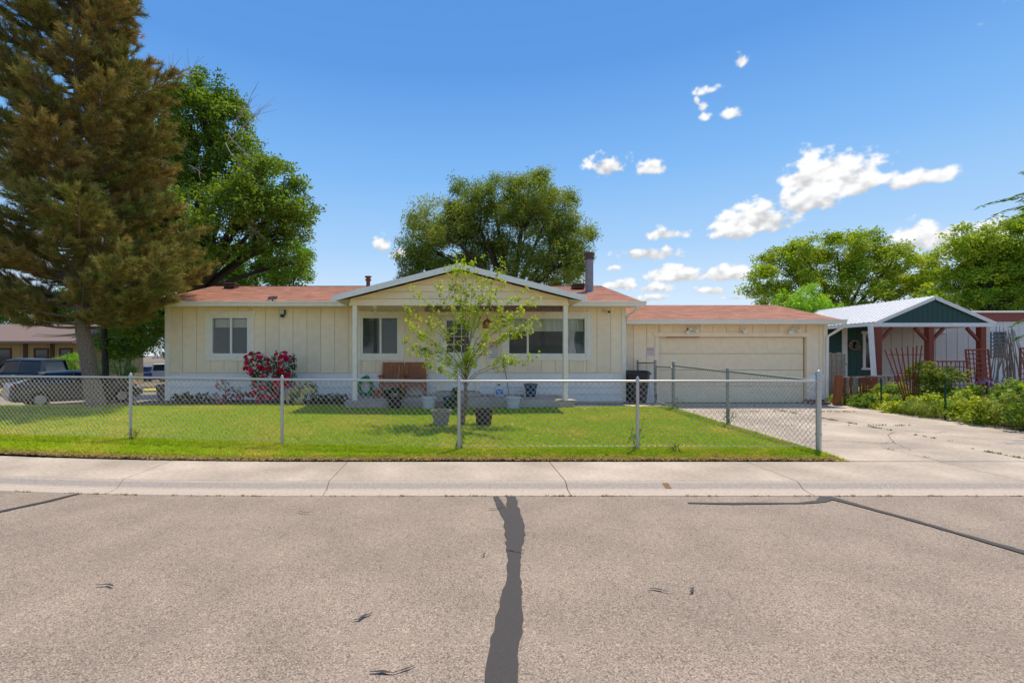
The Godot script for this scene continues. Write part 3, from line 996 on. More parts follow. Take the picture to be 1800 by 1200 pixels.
	gutter(h, -8.84, -3.05, 3.035, -13.955)
	gutter(h, 3.28, 5.40, 3.035, -13.955)
	var so := MB.new()
	so.span(-8.78, 5.32, 2.905, 2.927, -14.4, -13.97)
	part("soffit", so, M["siding1"], h)
	# downspout elbow at the corner beside the garage
	var ds := MB.new()
	ds.tube([Vector3(5.16, 2.92, -13.91), Vector3(5.16, 2.82, -13.92), Vector3(5.10, 2.74, -14.1), Vector3(5.03, 2.66, -14.33), Vector3(5.03, 2.5, -14.36)], [0.035], 8)
	part("downspout", ds, M.white, h)
	porch(h, z)
	# flue, vents and roof fittings
	var fl := thing("stove_pipe", "tall dark metal flue pipe with rusty cap on the house roof", "chimney", W(1036, 516, 16.4))
	var y0 := -0.1
	var c := MB.new()
	c.lathe(Vector3.ZERO, [Vector2(0.13, y0), Vector2(0.13, 1.12), Vector2(0.135, 1.13)], 20)
	part("pipe", c, M.flue, fl)
	c = MB.new()
	c.lathe(Vector3.ZERO, [Vector2(0.13, 1.13), Vector2(0.165, 1.14), Vector2(0.165, 1.21), Vector2(0.14, 1.23), Vector2(0.14, 1.30), Vector2(0.17, 1.31), Vector2(0.17, 1.35), Vector2(0.0, 1.37)], 20, true)
	part("cap", c, mat("cap_brown", L(0.12, 0.075, 0.065), 0.7, "mottle", 3.0), fl)
	c = MB.new()
	c.lathe(Vector3.ZERO, [Vector2(0.25, -0.08), Vector2(0.17, 0.03), Vector2(0.14, 0.10), Vector2(0.132, 0.12)], 20)
	part("flashing", c, M.flue, fl)
	for k in 2:
		var d: float = [17.2, 17.0][k]
		var wx: float = W([406, 1016][k], 500, d).x
		var vb := MB.new()
		vb.cbox(Vector3(0, 0.06, 0), Vector3(0.38, 0.14, 0.38), 0.02)
		vb.cbox(Vector3(0, 0.15, 0), Vector3(0.42, 0.05, 0.42), 0.015)
		solo("roof_vent", vb, M.dark_timber, ["low brown box vent on the roof near the pine tree", "low brown box vent on the roof beside the flue pipe"][k], "roof vent", Vector3(wx, 3.02 + (d - 13.95) * 0.2557, -d), "box vents on the roof")
	var pv := MB.new()
	pv.lathe(Vector3.ZERO, [Vector2(0.07, -0.1), Vector2(0.07, 0.24), Vector2(0.11, 0.26), Vector2(0.11, 0.30), Vector2(0.075, 0.31), Vector2(0.075, 0.36), Vector2(0.12, 0.37), Vector2(0.12, 0.41), Vector2(0.0, 0.42)], 16, true)
	solo("vent_pipe", pv, M.rust, "short capped vent pipe behind the porch gable", "vent pipe", Vector3(W(647, 500, 17.4).x, 3.9, -17.4))
	var sp := thing("solar_light", "small black tilted solar panel light on the gutter edge", "light", Vector3(-5.24, 3.03, -14.1))
	var s1 := MB.new()
	s1.tube([Vector3(0, -0.02, 0), Vector3(0, 0.09, 0)], [0.018], 8)
	part("stem", s1, M.black_plastic, sp)
	s1 = MB.new()
	s1.cbox(Vector3(0.0, 0.13, 0), Vector3(0.26, 0.018, 0.20), 0.004, Basis.from_euler(Vector3(0.5, 0.2, 0.1)))
	part("panel", s1, M.black_plastic, sp)

func porch(h: Node, z: float) -> void:
	var slab := MB.new()
	slab.cspan(-2.84, 3.06, 0.05, 0.34, z + 0.03, -12.6, 0.015)
	part("porch_slab", slab, M.concrete, h)
	var step := MB.new()
	step.cspan(-0.56, 0.72, 0.341, 0.46, z + 0.03, z + 0.50, 0.012)
	part("step", step, M.concrete, h)
	for x in [-2.61, 2.87]:
		var b := MB.new()
		b.cspan(x - 0.058, x + 0.058, 0.342, 2.81, -12.86, -12.745, 0.008)
		part("porch_post", b, M.trim, h)
	var pl := MB.new()
	pl.cspan(2.62, 3.10, 0.341, 0.362, -12.95, -12.58, 0.006)
	part("post_base", pl, M.concrete, h)
	# gable: lap boards, each cut to the slope
	var apex := Vector2(0.1, 3.70)
	var slope := 0.2557
	var y := 2.80
	var k := 0
	while y < apex.y - 0.05:
		var t := minf(y + 0.183, apex.y)
		var hw0 := (apex.y - y) / slope
		var hw1 := (apex.y - t) / slope
		var b := MB.new()
		var lim := 2.86
		var poly := PackedVector2Array([Vector2(0.1 - minf(hw0, lim), y), Vector2(0.1 + minf(hw0, lim), y), Vector2(0.1 + minf(hw1, lim), t - 0.010), Vector2(0.1 - minf(hw1, lim), t - 0.010)])
		b.prism(poly, Transform3D(Basis(Vector3.RIGHT, Vector3(0, 1, -0.13).normalized(), Vector3(0, 0.13, 1).normalized()), Vector3(0, y * 0.0084, -12.725 + y * 0.13)), 0.022)
		part("gable_board", b, M["siding%d" % (k % 3)], h)
		y += 0.183
		k += 1
	var back := MB.new()
	back.prism(PackedVector2Array([Vector2(-2.72, 2.81), Vector2(2.92, 2.81), Vector2(2.92, 2.98), Vector2(0.1, 3.70), Vector2(-2.72, 2.98)]), Transform3D(Basis.IDENTITY, Vector3(0, 0, -12.765)), 0.09)
	part("gable_wall", back, M["siding1"], h)
	var louver := Node3D.new(); louver.name = "gable_vent"; h.add_child(louver)
	for j in 5:
		var b := MB.new()
		b.cbox(Vector3(0.10, 3.14 + j * 0.055, -12.72), Vector3(0.26, 0.012, 0.05), 0.003, Basis(Vector3.RIGHT, 0.6))
		part("slat", b, M["siding2"], louver)
	var lf := MB.new()
	for s in [-1, 1]: lf.cspan(0.1 + s * 0.15 - 0.02, 0.1 + s * 0.15 + 0.02, 3.09, 3.41, -12.76, -12.70, 0.004)
	lf.cspan(-0.03, 0.23, 3.395, 3.43, -12.76, -12.701, 0.004)
	lf.cspan(-0.03, 0.23, 3.07, 3.105, -12.76, -12.701, 0.004)
	part("frame", lf, M["siding2"], louver)
	# porch roof, fascia, ceiling
	for s in [-1.0, 1.0]:
		var tip := Vector3(0.1 + s * 3.21, 3.0, -12.4)
		var top := Vector3(0.1, 3.82, -12.4)
		var topb := Vector3(0.1, 3.82, -17.05)
		var tipb := Vector3(0.1 + s * 3.21, 3.0, -13.93)
		var b := MB.new()
		var dn := Vector3(0, -0.05, 0)
		b.out4(Vector3(0, 2, -14), tip, top, topb, tipb)
		b.out4(Vector3(0, 9, -14), tip + dn, top + dn, topb + dn, tipb + dn)
		b.out4(Vector3(0, 3, -16), tip, top, top + dn, tip + dn)
		b.out4(Vector3(0.1, 3, -13), tip, tipb, tipb + dn, tip + dn)
		part("porch_roof", b, M.brown_roof, h)
		b = MB.new()
		var ang := atan2(3.82 - 3.0, -s * 3.21)
		b.prism(PackedVector2Array([Vector2(tip.x, 2.865), Vector2(0.1, 3.685), Vector2(0.1, 3.832), Vector2(tip.x, 3.012)]), Transform3D(Basis.IDENTITY, Vector3(0, 0, -12.37)), 0.03)
		part("barge_board", b, M.white, h)
		b = MB.new()
		b.out4(Vector3(0.1, 9, -13), Vector3(tip.x, 2.93, -12.41), Vector3(0.1 + s * 0.02, 3.74, -12.41), Vector3(0.1 + s * 0.02, 3.74, -12.76), Vector3(tip.x, 2.93, -12.76))
		b.out4(Vector3(0.1, 9, -13), Vector3(tip.x, 2.93, -12.76), Vector3(0.1 + s * 2.75, 2.98 + 0.0, -12.76), Vector3(0.1 + s * 2.75, 2.98, -13.95), Vector3(tip.x, 2.93, -13.95))
		part("soffit", b, M["siding1"], h)
	var ce := MB.new()
	ce.span(-2.74, 2.95, 2.815, 2.84, z + 0.02, -12.86)
	part("porch_ceiling", ce, M["siding1"], h)
	var bm := MB.new()
	bm.cspan(-0.80, 2.84, 2.66, 2.797, -12.99, -12.90, 0.006)
	part("beam", bm, M.brown_board, h)
	for x in [-2.13, 2.40]:
		var lt := thing("porch_light", ["small glass jar porch light above the two chairs window", "small glass jar porch light above the wide window"][0 if x < 0 else 1], "light", Vector3(x, 2.815, -12.98 - (0.25 if x > 0 else 0.1)), 0.0, "jar lights under the porch ceiling")
		var b := MB.new()
		b.lathe(Vector3.ZERO, [Vector2(0.0, -0.06), Vector2(0.05, -0.06), Vector2(0.06, -0.03), Vector2(0.06, 0.0)], 14)
		part("cap", b, M.vinyl, lt)
		b = MB.new()
		b.lathe(Vector3.ZERO, [Vector2(0.0, -0.20), Vector2(0.035, -0.195), Vector2(0.048, -0.17), Vector2(0.048, -0.06)], 14)
		part("jar", b, M.glass, lt)
	# front door
	var d := Node3D.new(); d.name = "front_door"; h.add_child(d)
	var fr := MB.new()
	fr.cspan(-0.56, -0.43, 0.462, 2.66, z - 0.08, z + 0.03, 0.005)
	fr.cspan(0.59, 0.72, 0.462, 2.66, z - 0.08, z + 0.03, 0.005)
	fr.cspan(-0.56, 0.72, 2.66, 2.79, z - 0.08, z + 0.032, 0.005)
	part("frame", fr, M.trim, d)
	var sl := MB.new()
	var gx0 := -0.25; var gx1 := 0.40; var gy0 := 1.60; var gy1 := 2.53
	sl.cspan(-0.43, gx0, 0.47, 2.655, z - 0.06, z - 0.012, 0.004)
	sl.cspan(gx1, 0.59, 0.47, 2.655, z - 0.06, z - 0.012, 0.004)
	sl.cspan(gx0, gx1, 0.47, gy0, z - 0.06, z - 0.0125, 0.004)
	sl.cspan(gx0, gx1, gy1, 2.655, z - 0.06, z - 0.0125, 0.004)
	part("slab", sl, M.white, d)
	for q in [[-0.30, 0.03], [0.13, 0.46]]:
		var rp := MB.new()
		rp.cspan(q[0], q[1], 0.70, 1.42, z - 0.02, z - 0.003, 0.008)
		part("raised_panel", rp, M.white, d)
	var ba := MB.new()
	for k2 in [1, 2]: ba.cspan(lerpf(gx0, gx1, k2 / 3.0) - 0.011, lerpf(gx0, gx1, k2 / 3.0) + 0.011, gy0, gy1, z - 0.045, z - 0.010, 0.003)
	for k2 in [1, 2, 3]: ba.cspan(gx0, gx1, lerpf(gy0, gy1, k2 / 4.0) - 0.011, lerpf(gy0, gy1, k2 / 4.0) + 0.011, z - 0.044, z - 0.011, 0.003)
	part("glazing_bars", ba, M.white, d)
	for i in 3:
		for j in 4:
			var pn := MB.new()
			var xa := lerpf(gx0, gx1, i / 3.0); var xb := lerpf(gx0, gx1, (i + 1) / 3.0)
			var ya := lerpf(gy0, gy1, j / 4.0); var yb := lerpf(gy0, gy1, (j + 1) / 4.0)
			pn.quad(Vector3(xa, ya, z - 0.03), Vector3(xb, ya, z - 0.03), Vector3(xb, yb, z - 0.03), Vector3(xa, yb, z - 0.03))
			part("pane", pn, M.glass, d)
	var kb := MB.new()
	kb.lathe(Vector3.ZERO, [Vector2(0.0, -0.03), Vector2(0.03, -0.02), Vector2(0.03, 0.02), Vector2(0.0, 0.03)], 12)
	part("knob", kb, M.galvanized, d, Vector3(0.52, 1.38, z + 0.02))

func solid_garage() -> void:
	var z := -15.0
	var g := thing("garage", "cream attached garage with a wide panelled door and reddish shingle roof", "garage")
	var hole := [6.21, 10.73, 0.0, 2.07]
	backing(g, 5.02, 11.30, 0.0, 2.55, z, [hole], M["siding0"])
	boards(g, 5.04, 11.24, 0.955, 2.46, z, 0.405, [[6.21, 10.73, 0.0, 2.07]])
	laps(g, 5.04, 6.10, 0.06, 0.94, z - 0.004, 4, M.lap_white)
	laps(g, 10.84, 11.24, 0.06, 0.94, z - 0.004, 4, M.lap_white)
	var b := MB.new()
	b.cspan(11.24, 11.36, 0.05, 2.46, z - 0.1, z + 0.026, 0.006)
	part("corner_board", b, M.trim, g)
	b = MB.new()
	b.span(11.26, 11.35, 0.0, 2.55, -20.4, z - 0.1)
	b.span(5.02, 11.35, 0.0, 2.55, -20.5, -20.4)
	b.prism(PackedVector2Array([Vector2(15.0, 2.5), Vector2(20.5, 2.5), Vector2(17.72, 3.22)]), Transform3D(Basis(Vector3.FORWARD, Vector3.UP, Vector3.RIGHT), Vector3(11.35, 0, 0)), 0.1)
	part("side_wall", b, M["siding0"], g)
	b = MB.new()
	b.span(5.02, 11.26, -0.05, 0.02, -20.4, z - 0.1)
	b.span(5.02, 11.26, 2.47, 2.52, -20.4, z - 0.1)
	part("room_lining", b, M.inside, g)
	# door opening trim and four-section door
	for s in [[6.10, 6.21], [10.73, 10.84]]:
		b = MB.new()
		b.cspan(s[0], s[1], 0.06, 2.07, z - 0.12, z + 0.024, 0.005)
		part("casing", b, M["siding2"], g)
	b = MB.new()
	b.prism(PackedVector2Array([Vector2(6.10, 2.072), Vector2(10.84, 2.072), Vector2(10.92, 2.21), Vector2(6.02, 2.21)]), Transform3D(Basis.IDENTITY, Vector3(0, 0, z + 0.03)), 0.04)
	part("head_board", b, M["siding2"], g)
	b = MB.new()
	b.cspan(6.45, 7.45, 2.055, 2.078, z - 0.05, z + 0.034, 0.003)
	part("bare_edge", b, M.red_wood, g)
	var dr := Node3D.new(); dr.name = "garage_door"; g.add_child(dr)
	var dm := mat("door_cream", L(0.94, 0.775, 0.53), 0.6, "paint", 0.6)
	for r in 4:
		var sec := Node3D.new(); sec.name = "door_section"; dr.add_child(sec, true)
		var y0 := 0.065 + r * 0.501
		b = MB.new()
		b.cspan(6.235, 10.70, y0, y0 + 0.493, z - 0.13, z - 0.085, 0.006)
		part("leaf", b, dm, sec)
		for k in 8:
			var xa := 6.32 + k * 0.545
			b = MB.new()
			b.prism(PackedVector2Array([Vector2(xa, y0 + 0.09), Vector2(xa + 0.46, y0 + 0.09), Vector2(xa + 0.46, y0 + 0.40), Vector2(xa, y0 + 0.40)]), Transform3D(Basis.IDENTITY, Vector3(0, 0, z - 0.079)), 0.008)
			part("raised_panel", b, dm, sec)
	b = MB.new()
	b.cspan(6.235, 10.70, 0.03, 0.066, z - 0.125, z - 0.088, 0.004)
	part("rubber_seal", b, M.black_plastic, dr)
	var rf := Node3D.new(); rf.name = "roof"; g.add_child(rf)
	b = MB.new()
	b.prism(PackedVector2Array([Vector2(14.6, 2.47), Vector2(14.98, 2.47), Vector2(17.72, 3.20), Vector2(20.5, 2.47), Vector2(20.85, 2.47), Vector2(20.85, 2.55), Vector2(17.72, 3.318), Vector2(14.6, 2.553)]), Transform3D(Basis(Vector3.FORWARD, Vector3.UP, Vector3.RIGHT), Vector3(11.53, 0, 0)), 6.50)
	part("roof_deck", b, M.brown_roof, rf)
	shingles(rf, 5.03, 11.55, Vector2(14.58, 2.555), Vector2(17.72, 3.322), 15)
	b = MB.new()
	b.bar(Vector3(11.545, 2.49, -14.6), Vector3(11.545, 3.255, -17.72), 0.03, 0.11)
	b.bar(Vector3(11.545, 3.255, -17.72), Vector3(11.545, 2.49, -20.85), 0.03, 0.11)
	part("rake_board", b, M.white, rf)
	gutter(g, 5.06, 11.57, 2.57, -14.585)
	b = MB.new()
	b.span(5.06, 11.5, 2.445, 2.468, -15.0, -14.6)
	part("soffit", b, M["siding1"], g)
	b = MB.new()
	b.tube([Vector3(11.50, 2.45, -14.53), Vector3(11.50, 2.36, -14.55), Vector3(11.42, 2.22, -14.75), Vector3(11.32, 2.08, -14.93), Vector3(11.32, 1.2, -14.94), Vector3(11.32, 0.14, -14.94), Vector3(11.33, 0.08, -14.85)], [0.04], 8)
	part("downspout", b, M.white, g)
	# lamps over the door
	for k in 3:
		var x: float = [7.18, 8.77, 10.28][k]
		var o := thing("flood_light", ["twin-headed cream floodlight over the garage door beside the house", "single round cream floodlight with a sensor over the middle of the garage door", "twin-headed cream floodlight over the garage door near the downspout"][k], "light", Vector3(x, 2.30, z + 0.0), 0.0, "floodlights over the garage door")
		var c := MB.new()
		c.cbox(Vector3(0, 0, 0.02), Vector3(0.12, 0.11, 0.05), 0.01)
		part("base", c, M.vinyl, o)
		for s in ([-1, 1] if k != 1 else [0]):
			c = MB.new()
			var f := Vector3(s * 0.12, -0.01 - 0.03 * absf(s - 1), 0.10)
			c.tube([Vector3(s * 0.03, 0, 0.04), f * 0.75 + Vector3(0, 0, 0.02), f, f + Vector3(s * 0.02, -0.035, 0.08)], [0.02, 0.03, 0.055, 0.062], 12)
			part("lamp_head", c, M.vinyl, o)
		c = MB.new()
		c.cbox(Vector3(0.01, -0.10, 0.06), Vector3(0.06, 0.06, 0.07), 0.012)
		part("sensor", c, M.vinyl, o)
	var rs := MB.new()
	rs.cspan(7.08, 7.26, 2.21, 2.345, z + 0.0005, z + 0.003, 0.001)
	part("rust_stain", rs, M.rust, g)

# ------------------------------------------------------------------ fence
func link_panel(a: Vector3, b: Vector3, h: float) -> MB:      # woven wire between two post feet
	var m := MB.new()
	var along := b - a
	var len := Vector2(along.x, along.z).length()
	var dir := Vector3(along.x, 0, along.z) / len
	var out := dir.cross(Vector3.UP)
	var cell := 0.088
	var tall := h - 0.06
	var ratio := 1.08
	for s in [-1.0, 1.0]:
		var u := -tall / ratio if s > 0 else 0.0
		var last := len if s > 0 else len + tall / ratio
		while u < last:
			var u0: float = u; var y0: float = 0.0
			var u1: float = u + s * tall / ratio; var y1: float = tall
			if s > 0:
				if u0 < 0.0: y0 = -u0 * ratio; u0 = 0.0
				if u1 > len: y1 = tall - (u1 - len) * ratio; u1 = len
			else:
				if u0 > len: y0 = (u0 - len) * ratio; u0 = len
				if u1 < 0.0: y1 = tall + u1 * ratio; u1 = 0.0
			if y1 - y0 > 0.02:
				var p: Vector3 = a + dir * u0 + Vector3.UP * (0.045 + y0 + along.y * u0 / len) + out * (0.002 * s)
				var q: Vector3 = a + dir * u1 + Vector3.UP * (0.045 + y1 + along.y * u1 / len) + out * (0.002 * s)
				m.tube([p, q], [0.0023], 4, false)
			u += cell
	return m

func post(parent: Node, at: Vector3, h: float, r: float, m: Material) -> void:
	var b := MB.new()
	b.lathe(Vector3.ZERO, [Vector2(r, -0.15), Vector2(r, h)], 12)
	var p := part("post", b, m, parent, at)
	b = MB.new()
	b.lathe(Vector3.ZERO, [Vector2(r * 1.12, h - 0.03), Vector2(r * 1.14, h + 0.012), Vector2(r * 0.8, h + 0.035), Vector2(r * 0.3, h + 0.055), Vector2(0.0, h + 0.06)], 12)
	part("cap", b, m, p)

func make_fence() -> void:
	var f := thing("chain_link_fence", "galvanised chain-link fence with top rail along the sidewalk", "fence")
	var xs := [-11.3, -8.42, -5.57, -2.83, 0.06, 2.83, 5.64]
	var feet := []
	for x in xs:
		var d := 7.62 + maxf(0.0, -x) * 0.145
		feet.append(Vector3(x, lawn_y(x, d), -d))
	for i in feet.size():
		var last: bool = i == feet.size() - 1
		post(f, feet[i], 1.09 if not last else 1.19, 0.0255 if not last else 0.038, M.galvanized)
	var rail := []
	for p in feet: rail.append(p + Vector3.UP * 1.07)
	for i in feet.size() - 1:
		var b := MB.new()
		b.tube([rail[i], rail[i + 1]], [0.019], 10)
		part("top_rail", b, M.galvanized, f)
		part("wire_mesh", link_panel(feet[i], feet[i + 1], 1.085), M.galvanized, f)
		b = MB.new()
		b.tube([feet[i] + Vector3.UP * 0.07 + Vector3.BACK * 0.006, feet[i + 1] + Vector3.UP * 0.07 + Vector3.BACK * 0.006], [0.0022], 4, false)
		part("tension_wire", b, M.galvanized, f)
	for y in [0.25, 0.60, 0.95]:
		var b := MB.new()
		b.lathe(Vector3.ZERO, [Vector2(0.046, -0.012), Vector2(0.046, 0.012)], 12)
		part("clamp", b, M.galvanized, f, feet[-1] + Vector3.UP * y)
	var s := thing("chain_link_side_fence", "dull steel chain-link fence between the lawn and the driveway", "fence")
	var c := [Vector3(5.64, feet[-1].y, feet[-1].z), Vector3(5.55, lawn_y(5.5, 10.0), -10.0), Vector3(5.47, lawn_y(5.5, 12.3), -12.3)]
	for i in [1, 2]: post(s, c[i], 1.11 if i == 1 else 1.15, 0.03 if i == 1 else 0.036, M.weathered_steel)
	for i in 2:
		var b := MB.new()
		b.tube([c[i] + Vector3(-0.02 if i == 0 else 0.0, 1.075, -0.03 if i == 0 else 0.0), c[i + 1] + Vector3.UP * 1.09], [0.02], 10)
		part("top_rail", b, M.weathered_steel, s)
		part("wire_mesh", link_panel(c[i], c[i + 1], 1.11), M.weathered_steel, s)
	var e := [Vector3(5.50, 0.13, -13.5), Vector3(5.52, 0.10, -14.85)]
	var s2 := thing("chain_link_end_fence", "short steel chain-link panel against the garage wall beside the bin", "fence")
	post(s2, e[0], 1.22, 0.036, M.weathered_steel)
	post(s2, e[1], 1.22, 0.032, M.weathered_steel)
	var b2 := MB.new()
	b2.tube([e[0] + Vector3.UP * 1.18, e[1] + Vector3.UP * 1.18], [0.02], 10)
	part("top_rail", b2, M.weathered_steel, s2)
	part("wire_mesh", link_panel(e[0], e[1], 1.18), M.weathered_steel, s2)
	var g := thing("fence_gate", "narrow steel chain-link gate with rounded corners closing the side fence", "gate")
	b2 = MB.new()
	var ga := Vector3(5.472, 0.24, -12.37)
	var gb := Vector3(5.498, 0.24, -13.43)
	b2.tube([ga, ga + Vector3.UP * 0.92, ga + Vector3(0, 0.97, -0.05), gb + Vector3(0, 0.97, 0.05), gb + Vector3.UP * 0.92, gb, ga], [0.018], 8)
	part("frame", b2, M.weathered_steel, g)
	part("wire_mesh", link_panel(ga + Vector3.DOWN * 0.03, gb + Vector3.DOWN * 0.03, 1.0), M.weathered_steel, g)
	b2 = MB.new()
	b2.cbox(gb + Vector3(0.0, 0.14, 0.0), Vector3(0.03, 0.2, 0.04), 0.006)
	part("latch", b2, M.wire, g)
	for y in [0.15, 0.8]:
		b2 = MB.new()
		b2.cbox(ga + Vector3(0.0, y, 0.03), Vector3(0.03, 0.05, 0.10), 0.006)
		part("hinge", b2, M.weathered_steel, g)

# ------------------------------------------------------------------ things round the porch
func pot_shape(r0: float, r1: float, h: float, rim := 0.02) -> MB:
	var b := MB.new()
	b.lathe(Vector3.ZERO, [Vector2(0.0, 0.0), Vector2(r0, 0.0), Vector2(r0 + 0.006, 0.01), Vector2(lerpf(r0, r1, 0.86), h * 0.86), Vector2(r1 + rim, h * 0.87), Vector2(r1 + rim, h), Vector2(r1 - 0.006, h), Vector2(r1 * 0.93, h * 0.86), Vector2(0.0, h * 0.84)], 24, true)
	return b

func leaf_cluster(count: int, spread: float, length: float, width: float, sd: int, up := 0.0) -> ArrayMesh:
	var b := MB.new()
	var r := RandomNumberGenerator.new()
	r.seed = sd
	for k in count:
		var p := Vector3(r.randfn(), r.randfn(), r.randfn())
		p = p.normalized() * spread * pow(r.randf(), 0.5)
		var dir := Vector3(r.randfn(), r.randfn() * 0.6 + up - 0.15, r.randfn()).normalized()
		var side := dir.cross(Vector3(r.randfn(), 1.6, r.randfn()).normalized()).normalized()
		var l := length * r.randf_range(0.7, 1.2)
		var w := width * r.randf_range(0.8, 1.15) * 0.5
		var nn := dir.cross(side).normalized()
		var sh := r.randf_range(0.8, 1.2)
		b.col = Color(sh, sh, sh)
		var a := p - dir * l * 0.5
		var tip := p + dir * l * 0.5 - nn * l * 0.08
		var m0 := p - dir * l * 0.05
		b.tri(a, m0 + side * w - nn * w * 0.25, tip)
		b.tri(a, tip, m0 - side * w - nn * w * 0.25)
	return b.mesh()

func foliage(parent: Node, called: String, lobes: Array, per: float, cl: ArrayMesh, base: Color, other: Color, sd: int, m: Material, size := 1.0, shell := 0.55) -> void:
	# lobes: [centre, radius (Vector3)]; clusters are spread mostly through the outer part of each lobe
	rng.seed = sd
	var where := []
	var tint := []
	for lb in lobes:
		var c: Vector3 = lb[0]
		var r: Vector3 = lb[1]
		var n := int(per * (r.x * r.y + r.y * r.z + r.x * r.z) / 3.0)
		var lobe_mix := rng.randf()
		var clumps := []
		for k in 9 + int(r.x * 4.0): clumps.append(Vector3(rng.randfn(), rng.randfn() + 0.2, rng.randfn()).normalized() * rr(0.72, 1.08))
		for k in n:
			var d := Vector3(rng.randfn(), rng.randfn(), rng.randfn()).normalized()
			if shell > 0.5 and rng.randf() < 0.72:
				var q: Vector3 = clumps[rng.randi() % clumps.size()] + Vector3(rng.randfn(), rng.randfn() * 0.75, rng.randfn()) * 0.17
				var s1 := size * rr(0.7, 1.25)
				where.append(Transform3D(Basis.from_euler(Vector3(rr(-0.6, 0.6), rr(0, TAU), rr(-0.6, 0.6))).scaled(Vector3.ONE * s1), c + q * r))
				tint.append(base.lerp(other, clampf(0.45 * lobe_mix + 0.7 * rng.randf() - 0.1, 0, 1)) * rr(0.75, 1.2))
				continue
			var bump := 1.0 + 0.28 * noise.get_noise_3d(d.x * 90.0 + c.x * 40.0, d.y * 90.0 + c.y * 40.0, d.z * 90.0)
			var rad := lerpf(shell, 1.0, pow(rng.randf(), 0.6)) * bump
			if rng.randf() < 0.05: rad *= rr(1.02, 1.14)
			var s := size * rr(0.7, 1.25)
			where.append(Transform3D(Basis.from_euler(Vector3(rr(-0.6, 0.6), rr(0, TAU), rr(-0.6, 0.6))).scaled(Vector3.ONE * s), c + d * r * rad))
			tint.append(base.lerp(other, clampf(0.55 * lobe_mix + 0.6 * rng.randf() - 0.1, 0, 1)) * rr(0.75, 1.2))
	scatter(called, cl, m, where, tint, parent)

func potted(label: String, at: Vector3, r0: float, r1: float, h: float, m: Material, plant: int, category := "flower pot") -> void:
	var o := thing("flower_pot", label, category, at)
	part("pot", pot_shape(r0, r1, h), m, o)
	var b := MB.new()
	b.lathe(Vector3.ZERO, [Vector2(r1 * 0.93, h * 0.88), Vector2(0.0, h * 0.9)], 20)
	part("soil", b, M.soil, o)
	if plant == 1:
		foliage(o, "foliage", [[Vector3(0, h + 0.08, 0), Vector3(0.26, 0.17, 0.24)]], 1400.0, leaf_cluster(9, 0.05, 0.08, 0.035, 4), Color(0.03, 0.075, 0.02), Color(0.07, 0.13, 0.03), 5, M.leaf)
	elif plant == 2:
		foliage(o, "foliage", [[Vector3(0.14, h + 0.04, 0.05), Vector3(0.12, 0.14, 0.12)], [Vector3(0.12, h * 0.45, 0.2), Vector3(0.14, 0.14, 0.08)]], 1700.0, leaf_cluster(7, 0.05, 0.10, 0.06, 4), Color(0.05, 0.16, 0.02), Color(0.12, 0.24, 0.03), 6, M.leaf)
	elif plant == 3:
		b = MB.new()
		b.tube([Vector3(0, h * 0.85, 0), Vector3(0.0, h + 0.05, 0)], [0.022, 0.02], 8)
		for k in 3: b.tube([Vector3(0, h, 0), Vector3(0.06 * (k - 1), h + 0.09 + 0.02 * k, 0.02)], [0.005, 0.002], 5)
		part("stump", b, M.stick, o)

func make_chair() -> Node3D:
	var o := thing("porch_chair", "reddish wooden armchair with chevron slat back, beside the coiled green hose", "chair", Vector3.ZERO, 0.0, "wooden armchairs on the porch")
	var wd := 0.60
	for s in [-1, 1]:
		var b := MB.new()
		b.cspan(s * wd / 2 - 0.03, s * wd / 2 + 0.03, 0.0, 0.58, 0.24, 0.31, 0.006)
		part("leg", b, M.chair_wood, o)
		b = MB.new()
		b.bar(Vector3(s * wd / 2, 0.0, -0.26), Vector3(s * (wd / 2 - 0.03), 0.97, -0.33), 0.045, 0.06, Vector3.RIGHT)
		part("leg", b, M.chair_wood, o)
		b = MB.new()
		b.cspan(s * (wd / 2 + 0.01) - 0.055, s * (wd / 2 + 0.01) + 0.055, 0.58, 0.61, -0.27, 0.36, 0.008)
		part("armrest", b, M.chair_wood, o)
		b = MB.new()
		b.cspan(s * wd / 2 - 0.018, s * wd / 2 + 0.018, 0.30, 0.38, -0.25, 0.25, 0.005)
		part("side_rail", b, M.chair_wood, o)
	for k in 6:
		var b := MB.new()
		b.cspan(-wd / 2 + 0.03, wd / 2 - 0.03, 0.385 - k * 0.006, 0.405 - k * 0.006, 0.30 - k * 0.095, 0.215 - k * 0.095, 0.005)
		part("seat_slat", b, M.chair_wood, o)
	var apron := MB.new()
	apron.cspan(-wd / 2 + 0.03, wd / 2 - 0.03, 0.30, 0.38, 0.25, 0.275, 0.005)
	part("apron", apron, M.chair_wood, o)
	var back := Node3D.new(); back.name = "backrest"; o.add_child(back)
	back.transform = Transform3D(Basis(Vector3.RIGHT, -0.10), Vector3(0, 0.42, -0.27))
	var fr := MB.new()
	fr.cspan(-0.255, 0.255, 0.49, 0.55, -0.02, 0.02, 0.006)
	fr.cspan(-0.255, 0.255, 0.0, 0.05, -0.02, 0.02, 0.006)
	for x in [-0.235, 0.0, 0.235]: fr.cspan(x - 0.02, x + 0.02, 0.05, 0.49, -0.0195, 0.0195, 0.005)
	part("frame", fr, M.chair_wood, back)
	for s in [-1, 1]:
		for k in 8:
			var y := 0.0 + k * 0.062
			var a := Vector3(s * 0.022, maxf(y - 0.02, 0.055), 0)
			var e := Vector3(s * 0.214, minf(y + 0.085, 0.485), 0)
			if e.y - a.y < 0.02: continue
			var b := MB.new()
			b.bar(a, e, 0.022, 0.036, Vector3.BACK.cross(e - a).normalized())
			part("back_slat", b, M.chair_wood, back)
	return o

